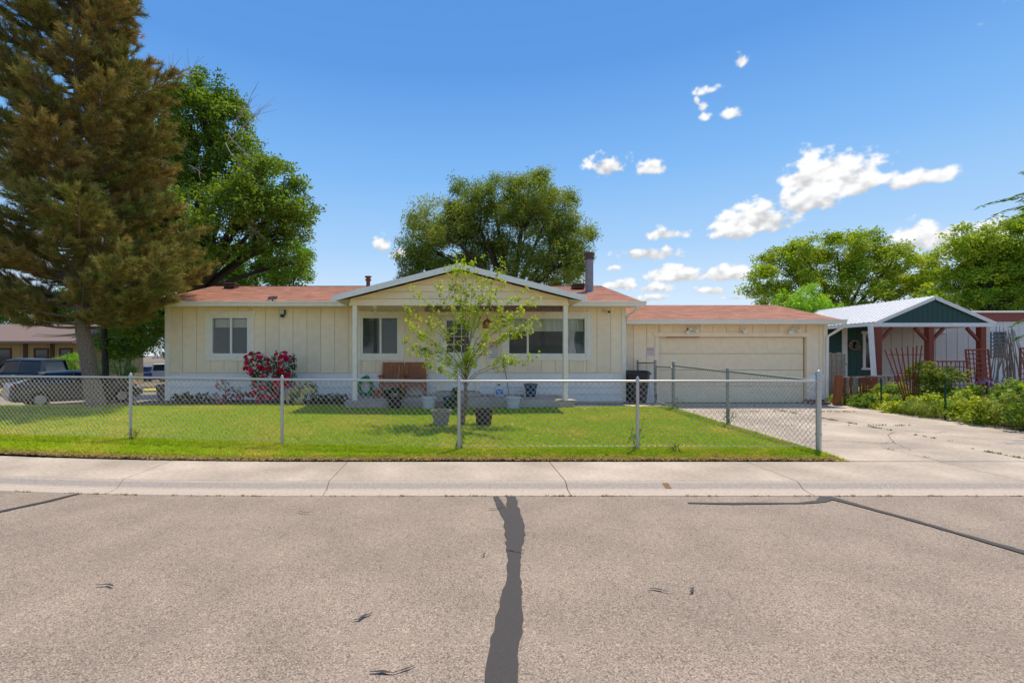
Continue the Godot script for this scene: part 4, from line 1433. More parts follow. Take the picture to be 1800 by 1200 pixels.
func sign_board(called: String, label: String, at: Vector3, w: float, h: float, rows: Array, top_red: bool) -> void:
	var o := thing(called, label, "sign", at)
	var b := MB.new()
	b.cbox(Vector3.ZERO, Vector3(w, h, 0.008), 0.002)
	part("plate", b, M.paint_white, o)
	rng.seed = 9
	for i in rows.size():
		var y: float = h * 0.5 - h * (i + 0.75) / (rows.size() + 0.5)
		var x := -w * 0.42
		while x < w * 0.40:
			var l := rr(0.012, 0.035)
			b = MB.new()
			b.cspan(x, minf(x + l, w * 0.43), y - h * rows[i] * 0.5, y + h * rows[i] * 0.5, 0.0042, 0.0055, 0.0003)
			part("print", b, M.print_red if (i < 2 or top_red) else M.print_ink, o)
			x += l + 0.008
	if not top_red:
		b = MB.new()
		b.tube([Vector3(-w * 0.45, h * 0.5, 0.01), Vector3(-w * 0.3, h * 0.5 + 0.05, 0.02), Vector3(0, h * 0.5 + 0.065, 0.02), Vector3(w * 0.3, h * 0.5 + 0.05, 0.02), Vector3(w * 0.45, h * 0.5, 0.01)], [0.014], 6)
		part("ribbon", b, M.print_red, o)

func porch_things() -> void:
	var top := 0.341
	var c := make_chair()
	c.position = Vector3(-1.80, top, -13.98)
	c.rotation.y = 0.03
	copy_of(c, Vector3(-1.16, top, -13.98), -0.02, "reddish wooden armchair with chevron slat back, beside the front door")
	var st := MB.new()
	st.tube([Vector3(0, 0, 0), Vector3(0.09, 0.92, -0.14)], [0.012, 0.01], 6)
	solo("walking_stick", st, mat("pale_stick", L(0.55, 0.33, 0.13), 0.7), "thin pale wooden stick leaning on a porch chair", "stick", Vector3(-1.64, top, -13.6))
	# coiled hose on its hanger
	var ho := thing("garden_hose", "coiled bright green garden hose hanging on the white skirting", "hose", Vector3(-2.60, 0.66, -14.28))
	var b := MB.new()
	rng.seed = 40
	for k in 9:
		var rx := 0.155 + 0.018 * (k % 4) + rr(-0.008, 0.008)
		var ry := 0.20 + 0.024 * (k % 4) + rr(-0.01, 0.01)
		var zz := 0.02 + 0.028 * (k / 3)
		var loop := []
		for j in 29:
			var a := TAU * j / 28.0
			loop.append(Vector3(cos(a) * rx * (1.0 - 0.12 * sin(a)), sin(a) * ry - 0.05, zz + 0.008 * sin(a * 2 + k)))
		b.tube(loop, [0.022], 7, false)
	part("coil", b, M.hose, ho)
	b = MB.new()
	b.tube([Vector3(0, 0.19, -0.10), Vector3(0, 0.20, 0.06), Vector3(0.0, 0.26, 0.10), Vector3(0.07, 0.27, 0.06), Vector3(0.10, 0.20, 0.04)], [0.012], 6)
	part("hanger", b, M.wire, ho)
	potted("small terracotta pot between the green hose and a chair", Vector3(-2.20, top, -13.75), 0.08, 0.10, 0.20, M.terracotta, 0)
	potted("black pot with bushy dark green plant in front of the porch slab", Vector3(-1.52, lawn_y(-1.5, 12.4), -12.38), 0.14, 0.18, 0.27, M.dark_pot, 1)
	potted("pale blue-white plastic pot between the green plant and the blue pot", Vector3(-0.66, lawn_y(-0.6, 12.3), -12.36), 0.13, 0.175, 0.31, M.white_plastic, 0)
	potted("dark blue glazed pot with leafy sprigs in front of the door step", Vector3(-0.14, lawn_y(-0.1, 12.4), -12.42), 0.12, 0.17, 0.29, M.blue_glaze, 2)
	potted("weathered grey stone-look pot standing on the sunny lawn", Vector3(-0.285, lawn_y(-0.3, 9.9), -9.9), 0.135, 0.195, 0.31, M.stone_pot, 0)
	potted("empty dark brown pot on the lawn beside the young tree", Vector3(0.58, lawn_y(0.6, 9.95), -9.95), 0.14, 0.19, 0.33, M.dark_pot, 0)
	potted("pale plastic pot against the porch slab under the wide window", Vector3(1.46, lawn_y(1.4, 12.3), -12.36), 0.13, 0.18, 0.31, M.white_plastic, 0)
	potted("dark blue glazed pot with a bare stump on the porch slab", Vector3(2.14, top, -13.9), 0.13, 0.185, 0.37, M.blue_glaze, 3)
	# tub with a printed blue label
	var tb := thing("pool_tub", "white plastic tub with blue label and black cap against the skirting", "tub", Vector3(1.25, top, -13.9))
	b = MB.new()
	b.cbox(Vector3(0, 0.135, 0), Vector3(0.26, 0.27, 0.22), 0.03)
	b.lathe(Vector3(-0.02, 0.26, 0), [Vector2(0.09, 0.0), Vector2(0.06, 0.05), Vector2(0.045, 0.06)], 14)
	part("body", b, M.white_plastic, tb)
	b = MB.new()
	b.lathe(Vector3(-0.02, 0.315, 0), [Vector2(0.045, 0.0), Vector2(0.045, 0.04), Vector2(0.0, 0.042)], 14, true)
	part("cap", b, M.wire, tb)
	b = MB.new()
	b.cspan(-0.10, 0.10, 0.055, 0.215, 0.1105, 0.113, 0.001)
	part("label_sticker", b, M.label_blue, tb)
	var f := SystemFont.new()
	f.font_names = PackedStringArray(["Droid Sans"])
	for k in 2:
		var tm := TextMesh.new()
		tm.text = ["Water", "Care"][k]
		tm.font = f
		tm.font_size = 16
		tm.pixel_size = 0.0036
		tm.depth = 0.0015
		part("lettering", tm, M.paint_white, tb, Vector3(0, 0.165 - k * 0.07, 0.1138))
	# loose cable down the wall and along the skirting
	b = MB.new()
	b.tube([Vector3(1.42, 1.55, -14.365), Vector3(1.43, 1.2, -14.36), Vector3(1.50, 0.85, -14.34), Vector3(1.55, 0.5, -14.33), Vector3(1.56, 0.36, -14.2), Vector3(1.45, 0.353, -14.05), Vector3(1.7, 0.353, -13.98), Vector3(1.95, 0.36, -14.1), Vector3(1.98, 0.44, -14.2), Vector3(1.86, 0.5, -14.25), Vector3(1.76, 0.42, -14.2), Vector3(1.72, 0.353, -14.1), Vector3(1.9, 0.353, -14.0)], [0.008], 6)
	solo("cable", b, M.wire, "black cable hanging down the wall to the porch slab", "cable")
	sign_board("hanging_sign", "white printed sign with red ribbon on the wall beside the front door", Vector3(1.13, 1.62, -14.385), 0.30, 0.42, [0.08, 0.06, 0.05, 0.05, 0.05, 0.05], false)
	sign_board("wall_notice", "small white notice with red print on the garage wall", Vector3(5.96, 1.63, -14.99), 0.24, 0.26, [0.1, 0.1, 0.08, 0.07, 0.07], true)
	var pb := thing("wall_planter", "small dark rack with a green succulent beside the door frame", "planter", Vector3(-0.90, 1.62, -14.33))
	b = MB.new()
	b.cspan(-0.15, 0.15, -0.07, -0.055, -0.06, 0.06, 0.003)
	b.cspan(-0.15, 0.15, 0.035, 0.05, 0.045, 0.06, 0.003)
	for x in [-0.145, 0.145]: b.cspan(x - 0.008, x + 0.008, -0.07, 0.05, -0.06, 0.06, 0.003)
	part("rack", b, M.wire, pb)
	b = MB.new()
	b.cspan(-0.13, 0.13, -0.055, 0.02, -0.045, 0.04, 0.006)
	part("box", b, M.white_plastic, pb)
	foliage(pb, "foliage", [[Vector3(0, 0.05, 0), Vector3(0.09, 0.06, 0.06)]], 5000.0, leaf_cluster(6, 0.03, 0.06, 0.025, 3), Color(0.02, 0.09, 0.05), Color(0.04, 0.13, 0.07), 8, M.leaf)
	var bh := thing("bird_house", "small orange hanging bird house under the porch roof", "bird house", Vector3(0.87, 2.35, -13.3))
	b = MB.new()
	b.prism(PackedVector2Array([Vector2(-0.07, -0.11), Vector2(0.07, -0.11), Vector2(0.08, 0.05), Vector2(0, 0.13), Vector2(-0.08, 0.05)]), Transform3D(Basis(Vector3.UP, 0.5), Vector3(0, 0, 0.06)), 0.12)
	part("box", b, M.orange_wood, bh)
	b = MB.new()
	b.bar(Vector3(-0.12, 0.03, 0.0), Vector3(0, 0.145, 0.0), 0.18, 0.014, Vector3.FORWARD.cross(Vector3(0.12, 0.115, 0)))
	b.bar(Vector3(0.12, 0.03, 0.0), Vector3(0, 0.145, 0.0), 0.18, 0.014, Vector3.FORWARD.cross(Vector3(-0.12, 0.115, 0)))
	part("roof", b, M.dark_timber, bh)
	b = MB.new()
	b.tube([Vector3(0, 0.14, 0), Vector3(0, 0.47, 0)], [0.004], 5)
	part("cord", b, M.wire, bh)
	var la := thing("hanging_lantern", "black dome wire lantern hanging under the porch roof", "lantern", Vector3(1.27, 2.42, -13.3))
	b = MB.new()
	for k in 8:
		var arc := []
		for j in 8:
			var a := PI * 0.5 * j / 7.0
			arc.append(Vector3(cos(TAU * k / 8) * 0.14 * cos(a), 0.15 * sin(a), sin(TAU * k / 8) * 0.14 * cos(a)))
		b.tube(arc, [0.007], 5, false)
	for y in [0.0, -0.12]:
		var ring := []
		for j in 21: ring.append(Vector3(cos(TAU * j / 20) * 0.14, y, sin(TAU * j / 20) * 0.14))
		b.tube(ring, [0.008], 5, false)
	for k in 4: b.tube([Vector3(cos(TAU * k / 4) * 0.14, 0, sin(TAU * k / 4) * 0.14), Vector3(cos(TAU * k / 4) * 0.14, -0.12, sin(TAU * k / 4) * 0.14)], [0.007], 5)
	b.tube([Vector3(0, 0.15, 0), Vector3(0, 0.40, 0)], [0.004], 5)
	part("cage", b, M.wire, la)
	# wall lamp and camera
	var wl := thing("wall_light", "small white and black security light under the eave", "light", Vector3(-5.06, 2.72, -14.37))
	b = MB.new()
	b.cbox(Vector3(0, 0.05, 0.02), Vector3(0.14, 0.12, 0.08), 0.012)
	part("housing", b, M.white_plastic, wl)
	b = MB.new()
	b.cbox(Vector3(0.02, -0.06, 0.05), Vector3(0.10, 0.08, 0.10), 0.012)
	b.cbox(Vector3(0.085, 0.05, 0.03), Vector3(0.03, 0.14, 0.07), 0.008)
	part("sensor", b, M.black_plastic, wl)
	var sc := thing("wall_camera", "small white bullet camera at the house corner", "camera", Vector3(4.40, 2.78, -14.39))
	b = MB.new()
	b.tube([Vector3(-0.06, 0.03, 0.02), Vector3(0.0, 0.01, 0.08), Vector3(0.06, -0.01, 0.15)], [0.03, 0.035, 0.035], 12)
	part("barrel", b, M.white_plastic, sc)
	b = MB.new()
	b.tube([Vector3(0.058, -0.008, 0.147), Vector3(0.075, -0.014, 0.17)], [0.037, 0.03], 12)
	part("lens", b, M.black_plastic, sc)
	# wheeled bin by the garage
	bin_at("black wheeled rubbish bin at the garage corner", Vector3(5.30, 0.12, -14.35), M.black_plastic, 0.95)
	bin_at("grey wheeled bin beside the house corner under the trees", Vector3(-9.0, lawn_y(-9.0, 15.2) - 0.02, -15.2), M.grey_bin, 0.62)

func bin_at(label: String, at: Vector3, m: Material, h: float) -> void:
	var o := thing("wheeled_bin", label, "bin", at, 0.1)
	var b := MB.new()
	var k := h / 0.95
	var ring := func(y: float, w: float, d: float) -> Array:
		var a := []
		for s in [[-1, -1], [1, -1], [1, 1], [-1, 1]]:
			a.append(Vector3(s[0] * (w - 0.03), y, s[1] * d)); a.append(Vector3(s[0] * w, y, s[1] * (d - 0.03)))
		return [a[1], a[0], a[2], a[3], a[5], a[4], a[6], a[7]]
	b.loft([ring.call(0.03, 0.20 * k, 0.22 * k), ring.call(0.84 * k, 0.27 * k, 0.30 * k)])
	part("tub", b, m, o)
	b = MB.new()
	b.loft([ring.call(0.83 * k, 0.30 * k, 0.33 * k), ring.call(0.88 * k, 0.30 * k, 0.33 * k), ring.call(0.95 * k, 0.24 * k, 0.26 * k)])
	part("lid", b, m, o)
	for s in [-1, 1]:
		b = MB.new()
		b.tube([Vector3(s * 0.20 * k, 0.10 * k, -0.22 * k), Vector3(s * 0.25 * k, 0.10 * k, -0.22 * k)], [0.10 * k], 16)
		part("wheel", b, M.tyre, o)

# ------------------------------------------------------------------ plants
func rose_bloom(sd: int) -> ArrayMesh:
	var b := MB.new()
	var r := RandomNumberGenerator.new()
	r.seed = sd
	for ring in 3:
		for k in 6:
			var a := TAU * (k + ring * 0.5) / 6.0
			var out := Vector3(cos(a), 0, sin(a))
			var side := Vector3(-sin(a), 0, cos(a))
			var rad := 0.018 + 0.016 * ring
			var base := out * rad * 0.3
			var t := out * rad + Vector3.UP * (0.045 - 0.012 * ring)
			var w := 0.016 + 0.006 * ring
			var sh := r.randf_range(0.7, 1.2)
			b.col = Color(sh, sh, sh)
			b.quad(base - side * w * 0.4, base + side * w * 0.4, t + side * w, t - side * w)
	return b.mesh()

func rose_bush(label: String, lobes: Array, blooms: int, bloom_c: Array, leaf_c: Color, leaf_d: Color, base: Vector3, sd: int, size: float) -> void:
	var o := thing("rose_bush", label, "rose bush", base)
	rng.seed = sd
	var st := MB.new()
	var ll := []
	for lb in lobes:
		var c: Vector3 = lb[0] - base
		ll.append([c, lb[1]])
		for k in 3:
			var e: Vector3 = c + Vector3(rr(-0.2, 0.2), rr(-0.1, 0.1), rr(-0.1, 0.1))
			st.tube([Vector3(rr(-0.06, 0.06), -0.03, rr(-0.05, 0.05)), e * Vector3(0.4, 0.5, 0.5), e], [0.014, 0.01, 0.005], 6)
	part("stem", st, M.bark_dark, o)
	foliage(o, "foliage", ll, 420.0 / size, leaf_cluster(12, 0.075, 0.06, 0.042, 7), leaf_c, leaf_d, sd, M.leaf, size, 0.35)
	var bm := []
	for k in bloom_c.size():
		var m := mat("bloom%d_%d" % [sd, k], L(bloom_c[k].r, bloom_c[k].g, bloom_c[k].b), 0.6)
		m.backlight_enabled = true
		m.backlight = Color(0.35, 0.35, 0.35)
		bm.append(m)
	var shapes := [rose_bloom(1), rose_bloom(2), rose_bloom(3)]
	for k in blooms:
		var lb: Array = ll[rng.randi() % ll.size()]
		var d := Vector3(rng.randfn(), rng.randfn() * 0.8 + 0.15, absf(rng.randfn()) + 0.35).normalized()
		var p: Vector3 = lb[0] + d * lb[1] * rr(0.85, 1.12)
		var q := part("bloom", shapes[k % 3], bm[rng.randi() % bm.size()], o, p)
		q.basis = Basis(Quaternion(Vector3.UP, (d + Vector3(0, 0.3, 0)).normalized())).scaled(Vector3.ONE * rr(0.9, 1.7) * size)

func flower_bed() -> void:
	var g := lawn_y(-5.0, 13.0)
	rose_bush("tall bushy rose covered in crimson blooms under the eave", [[W(450, 640, 13.7), Vector3(0.33, 0.34, 0.3)], [W(497, 637, 13.7), Vector3(0.42, 0.36, 0.32)], [W(470, 665, 13.6), Vector3(0.52, 0.36, 0.36)], [W(500, 668, 13.6), Vector3(0.36, 0.3, 0.3)], [W(465, 692, 13.6), Vector3(0.4, 0.25, 0.3)]], 72, [Color(0.78, 0.02, 0.08), Color(0.82, 0.05, 0.20), Color(0.60, 0.012, 0.05)], Color(0.046, 0.098, 0.029), Color(0.143, 0.182, 0.065), Vector3(-4.95, g, -13.7), 51, 1.0)
	rose_bush("low yellow-flowered rose beside the crimson rose bush", [[W(537, 688, 13.4), Vector3(0.34, 0.30, 0.28)], [W(520, 700, 13.4), Vector3(0.25, 0.2, 0.22)]], 34, [Color(0.806, 0.650, 0.182), Color(0.850, 0.780, 0.390)], Color(0.091, 0.143, 0.039), Color(0.208, 0.234, 0.078), Vector3(-4.1, g, -13.4), 52, 0.9)
	rose_bush("sparse white rose with thin stems below the bedroom window", [[W(395, 675, 13.6), Vector3(0.22, 0.15, 0.18)], [W(378, 700, 13.5), Vector3(0.24, 0.14, 0.2)]], 16, [Color(0.850, 0.806, 0.754), Color(0.806, 0.390, 0.416)], Color(0.078, 0.117, 0.046), Color(0.208, 0.234, 0.130), Vector3(-6.35, g, -13.6), 53, 0.8)
	rose_bush("small dusky pink rose between the white rose and crimson rose", [[W(415, 697, 13.4), Vector3(0.34, 0.24, 0.25)]], 10, [Color(0.468, 0.130, 0.208)], Color(0.058, 0.091, 0.033), Color(0.130, 0.156, 0.065), Vector3(-5.9, g, -13.4), 54, 0.9)
	for p in [[585, 705, "low dark green clump at the foot of the porch slab", Color(0.039, 0.104, 0.026), Color(0.091, 0.182, 0.039), 0.24], [602, 698, "dusty mauve leafed clump beside the porch post", Color(0.208, 0.104, 0.091), Color(0.312, 0.169, 0.143), 0.2], [350, 706, "low dark clump of leaves under the bedroom window edge", Color(0.046, 0.078, 0.026), Color(0.104, 0.130, 0.039), 0.26], [318, 704, "low green clump near the house corner board", Color(0.052, 0.104, 0.026), Color(0.117, 0.156, 0.039), 0.26], [560, 708, "low leafy clump below the yellow rose", Color(0.039, 0.072, 0.026), Color(0.091, 0.117, 0.039), 0.22]]:
		var at := W(p[0], 712, 13.3)
		at.y = g
		var o := thing("bed_plant", p[2], "plant", at, 0.0, "low plants in the flower bed")
		foliage(o, "foliage", [[Vector3(0, p[5] * 0.55, 0), Vector3(p[5] * 1.3, p[5] * 0.75, p[5])]], 900.0, leaf_cluster(9, 0.06, 0.07, 0.04, 9), p[3], p[4], int(p[0]), M.leaf, 1.0, 0.2)

func limb(b: MB, a: Vector3, e: Vector3, r0: float, r1: float, sag: float, sides := 7) -> Array:
	var pts := []
	var rad := []
	var n := 6
	for i in n + 1:
		var t := float(i) / n
		pts.append(a.lerp(e, t) + Vector3(sin(t * 5.0 + a.x) * 0.03, sag * sin(t * PI), cos(t * 4.0 + e.x) * 0.03) * (e - a).length())
		rad.append(lerpf(r0, r1, t))
	b.tube(pts, rad, sides, false)
	return pts

func broad_tree(called: String, label: String, base: Vector3, fork: float, r: float, lobes: Array, per: float, cl: ArrayMesh, c1: Color, c2: Color, sd: int, size := 1.0, group := "") -> Node3D:
	var o := thing(called, label, "tree", base, 0.0, group)
	rng.seed = sd + 1000
	var tr := MB.new()
	var mid := Vector3(rr(-0.2, 0.2), fork, rr(-0.2, 0.2))
	tr.tube([Vector3(0, -0.3, 0), Vector3(0, 0.15, 0), mid * 0.5, mid], [r * 1.5, r * 1.1, r * 0.9, r * 0.8], 12)
	part("trunk", tr, M.bark_dark, o)
	var ll := []
	for lb in lobes:
		var c: Vector3 = lb[0] - base
		ll.append([c, lb[1]])
		var br := MB.new()
		var pts := limb(br, mid, c, r * 0.45, r * 0.10, 0.05)
		for k in 5:
			var e: Vector3 = c + Vector3(rng.randfn(), rng.randfn(), rng.randfn()).normalized() * lb[1] * 0.8
			limb(br, pts[4], e, r * 0.12, r * 0.03, 0.04, 5)
		part("limb", br, M.bark_dark, o)
	foliage(o, "crown", ll, per, cl, c1, c2, sd, M.leaf, size)
	return o

func lobes_at(list: Array, d: float, sd: int, deep := 1.0) -> Array:
	rng.seed = sd
	var a := []
	for p in list:
		var r: float = p[2] * d / FOCAL
		a.append([W(p[0], p[1], d + rr(-1.5, 1.5) * deep), Vector3(r, r * 0.9, r)])
	return a

func make_trees() -> void:
	var big := leaf_cluster(20, 0.30, 0.17, 0.085, 61)
	var fine := leaf_cluster(26, 0.30, 0.14, 0.045, 62)
	var t := broad_tree("shade_tree", "big dark green broadleaf tree behind the pine with dead twigs", W(330, 720, 22.0) * Vector3(1, 0, 1) + Vector3(0, -0.7, 0), 4.5, 0.38,
		lobes_at([[235, 240, 60], [300, 215, 62], [345, 205, 52], [378, 172, 42], [400, 215, 45], [290, 320, 85], [365, 290, 70], [420, 290, 55], [470, 320, 50], [505, 360, 45], [520, 395, 32], [455, 370, 60], [380, 390, 75], [300, 420, 80], [490, 430, 38], [240, 380, 70], [220, 480, 60], [330, 470, 45], [250, 560, 45], [215, 600, 36], [510, 465, 26], [200, 300, 70]], 22.0, 71), 140.0, big, Color(0.105, 0.20, 0.035), Color(0.31, 0.45, 0.065), 81)
	# dead twigs that stick out of the crown
	var tw := MB.new()
	rng.seed = 19
	for s in [[405, 250, 455, 195], [400, 245, 440, 175], [395, 250, 425, 300], [330, 290, 350, 300], [400, 235, 430, 270], [285, 160, 300, 120], [240, 165, 290, 150], [325, 330, 340, 385], [425, 380, 450, 410], [330, 150, 335, 120]]:
		var a := W(s[0], s[1], 20.2); var e := W(s[2], s[3], 20.0)
		limb(tw, a, e, 0.03, 0.008, 0.02, 5)
		for k in 9:
			var f := a.lerp(e, rr(0.35, 1.0))
			limb(tw, f, f + (e - a).normalized() * rr(0.3, 0.8) + Vector3(rr(-0.45, 0.45), rr(-0.35, 0.35), rr(-0.3, 0.3)), 0.011, 0.004, 0.03, 4)
	for i in tw.v.size(): tw.v[i] -= t.position
	part("dead_twigs", tw, M.twig_grey, t)
	broad_tree("ash_tree", "pale green leafy tree low behind the house roof and shade tree", W(480, 700, 27.0) * Vector3(1, 0, 1) + Vector3(0, -0.8, 0), 3.0, 0.2,
		lobes_at([[340, 490, 40], [390, 470, 42], [440, 460, 40], [500, 455, 42], [525, 485, 28], [460, 500, 40], [400, 505, 40], [535, 450, 16]], 27.0, 72, 0.6), 130.0, big, Color(0.153, 0.326, 0.044), Color(0.326, 0.543, 0.065), 82)
	broad_tree("willow_tree", "rounded fine-leaved green tree rising behind the porch gable", W(880, 700, 26.0) * Vector3(1, 0, 1) + Vector3(0, -0.2, 0), 4.0, 0.34,
		lobes_at([[740, 420, 40], [775, 385, 48], [830, 355, 45], [875, 345, 42], [935, 345, 42], [975, 375, 45], [1005, 410, 38], [1015, 450, 30], [800, 440, 62], [860, 400, 62], [930, 410, 62], [720, 450, 28], [985, 460, 42], [740, 480, 36], [850, 470, 55], [930, 480, 45], [1000, 495, 34], [940, 320, 18], [790, 490, 40], [715, 490, 16]], 26.0, 73), 215.0, fine, Color(0.147, 0.250, 0.043), Color(0.407, 0.475, 0.096), 83)
	broad_tree("elm_tree", "yellow-green leafy tree behind the garage and green carport", W(1480, 700, 34.0) * Vector3(1, 0, 1) + Vector3(0, -0.1, 0), 3.5, 0.3,
		lobes_at([[1345, 500, 30], [1370, 465, 34], [1410, 445, 30], [1435, 470, 36], [1480, 440, 34], [1515, 432, 28], [1530, 470, 40], [1575, 455, 32], [1610, 480, 34], [1590, 520, 40], [1500, 510, 50], [1420, 515, 44], [1365, 525, 34], [1635, 500, 26]], 34.0, 74), 125.0, big, Color(0.213, 0.353, 0.033), Color(0.593, 0.679, 0.053), 84, 1.1)
	var maple := broad_tree("maple_tree", "tall yellow-green tree behind the white trailer home", W(1745, 700, 30.0) * Vector3(1, 0, 1) + Vector3(0, -0.1, 0), 3.5, 0.3,
		lobes_at([[1665, 500, 36], [1690, 450, 34], [1710, 425, 30], [1745, 455, 44], [1785, 420, 38], [1720, 500, 48], [1790, 490, 55], [1850, 450, 70], [1860, 390, 50], [1650, 530, 30], [1770, 535, 40]], 30.0, 75), 125.0, big, Color(0.183, 0.325, 0.033), Color(0.537, 0.652, 0.053), 85, 1.1)
	broad_tree("lilac_shrub", "bright light green shrub peeking over the garage roof", W(1415, 700, 27.0) * Vector3(1, 0, 1), 1.5, 0.1,
		lobes_at([[1390, 540, 26], [1420, 530, 28], [1445, 545, 24], [1405, 570, 34], [1440, 580, 30]], 27.0, 76, 0.3), 200.0, big, Color(0.240, 0.479, 0.044), Color(0.435, 0.696, 0.065), 86, 0.7)
	rng.seed = 640
	for k in 14:                                      # more of the same kind farther along both streets
		var right := k % 2 == 0
		var at := Vector3(rr(34.0, 80.0) if right else rr(-95.0, -52.0), -0.3 if right else -1.0, -rr(26.0, 60.0))
		var far: Node3D = copy_of(maple, at, rr(0, TAU), "distant leafy tree beyond the trailer home" if right else "distant leafy tree beyond the tan house")
		far.set_meta("group", "distant trees")
	# trees down the side street
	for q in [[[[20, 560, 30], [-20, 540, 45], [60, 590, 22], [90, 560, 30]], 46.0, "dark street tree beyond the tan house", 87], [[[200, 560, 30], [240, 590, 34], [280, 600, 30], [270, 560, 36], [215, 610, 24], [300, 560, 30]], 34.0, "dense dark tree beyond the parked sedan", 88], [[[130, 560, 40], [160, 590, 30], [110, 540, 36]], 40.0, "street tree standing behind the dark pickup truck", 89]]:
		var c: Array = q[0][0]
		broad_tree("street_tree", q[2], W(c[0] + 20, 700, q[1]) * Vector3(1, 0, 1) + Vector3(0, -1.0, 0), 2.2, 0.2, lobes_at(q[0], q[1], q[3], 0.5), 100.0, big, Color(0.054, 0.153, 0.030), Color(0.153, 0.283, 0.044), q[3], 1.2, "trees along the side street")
	broad_tree("juniper", "conical dark evergreen shrub across the side street", W(208, 680, 26.0) * Vector3(1, 0, 1) + Vector3(0, -0.75, 0), 0.6, 0.1,
		lobes_at([[205, 655, 26], [222, 640, 22], [200, 635, 20], [208, 618, 14], [190, 655, 18], [232, 660, 16]], 26.0, 77, 0.3), 260.0, fine, Color(0.054, 0.153, 0.054), Color(0.108, 0.240, 0.076), 90, 0.45)
	broad_tree("round_shrub", "rounded bright green shrub in front of the tan house", W(120, 660, 29.5) * Vector3(1, 0, 1) + Vector3(0, -0.75, 0), 0.6, 0.08,
		lobes_at([[120, 632, 14], [108, 638, 12], [132, 640, 13], [120, 645, 14]], 29.5, 78, 0.2), 260.0, big, Color(0.197, 0.413, 0.044), Color(0.348, 0.588, 0.065), 91, 0.45)
	# a dark stem in the shade of the shade tree
	var st := MB.new()
	st.tube([Vector3(0, -0.3, 0), Vector3(0.02, 1.5, 0), Vector3(-0.1, 4.5, 0)], [0.15, 0.13, 0.10], 10)
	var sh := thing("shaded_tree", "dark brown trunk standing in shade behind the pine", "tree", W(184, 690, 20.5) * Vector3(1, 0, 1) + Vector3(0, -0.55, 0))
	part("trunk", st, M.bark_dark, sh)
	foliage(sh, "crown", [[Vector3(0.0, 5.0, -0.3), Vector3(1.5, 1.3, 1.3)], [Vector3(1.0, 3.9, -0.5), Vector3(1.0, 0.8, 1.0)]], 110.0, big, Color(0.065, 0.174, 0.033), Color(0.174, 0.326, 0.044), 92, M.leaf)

func needle_tuft() -> ArrayMesh:
	var b := MB.new()
	var r := RandomNumberGenerator.new()
	r.seed = 5
	for k in 34:
		var t := r.randf()
		var a := r.randf() * TAU
		var root := Vector3(0, 0, -0.11 * t)
		var dir := Vector3(cos(a), sin(a), -0.75 - 0.5 * r.randf()).normalized()
		var side := dir.cross(Vector3(r.randfn(), r.randfn(), r.randfn())).normalized() * 0.0042
		var sh := r.randf_range(0.7, 1.25)
		b.col = Color(sh, sh, sh)
		b.tri(root - side, root + side, root + dir * r.randf_range(0.075, 0.125))
	return b.mesh()

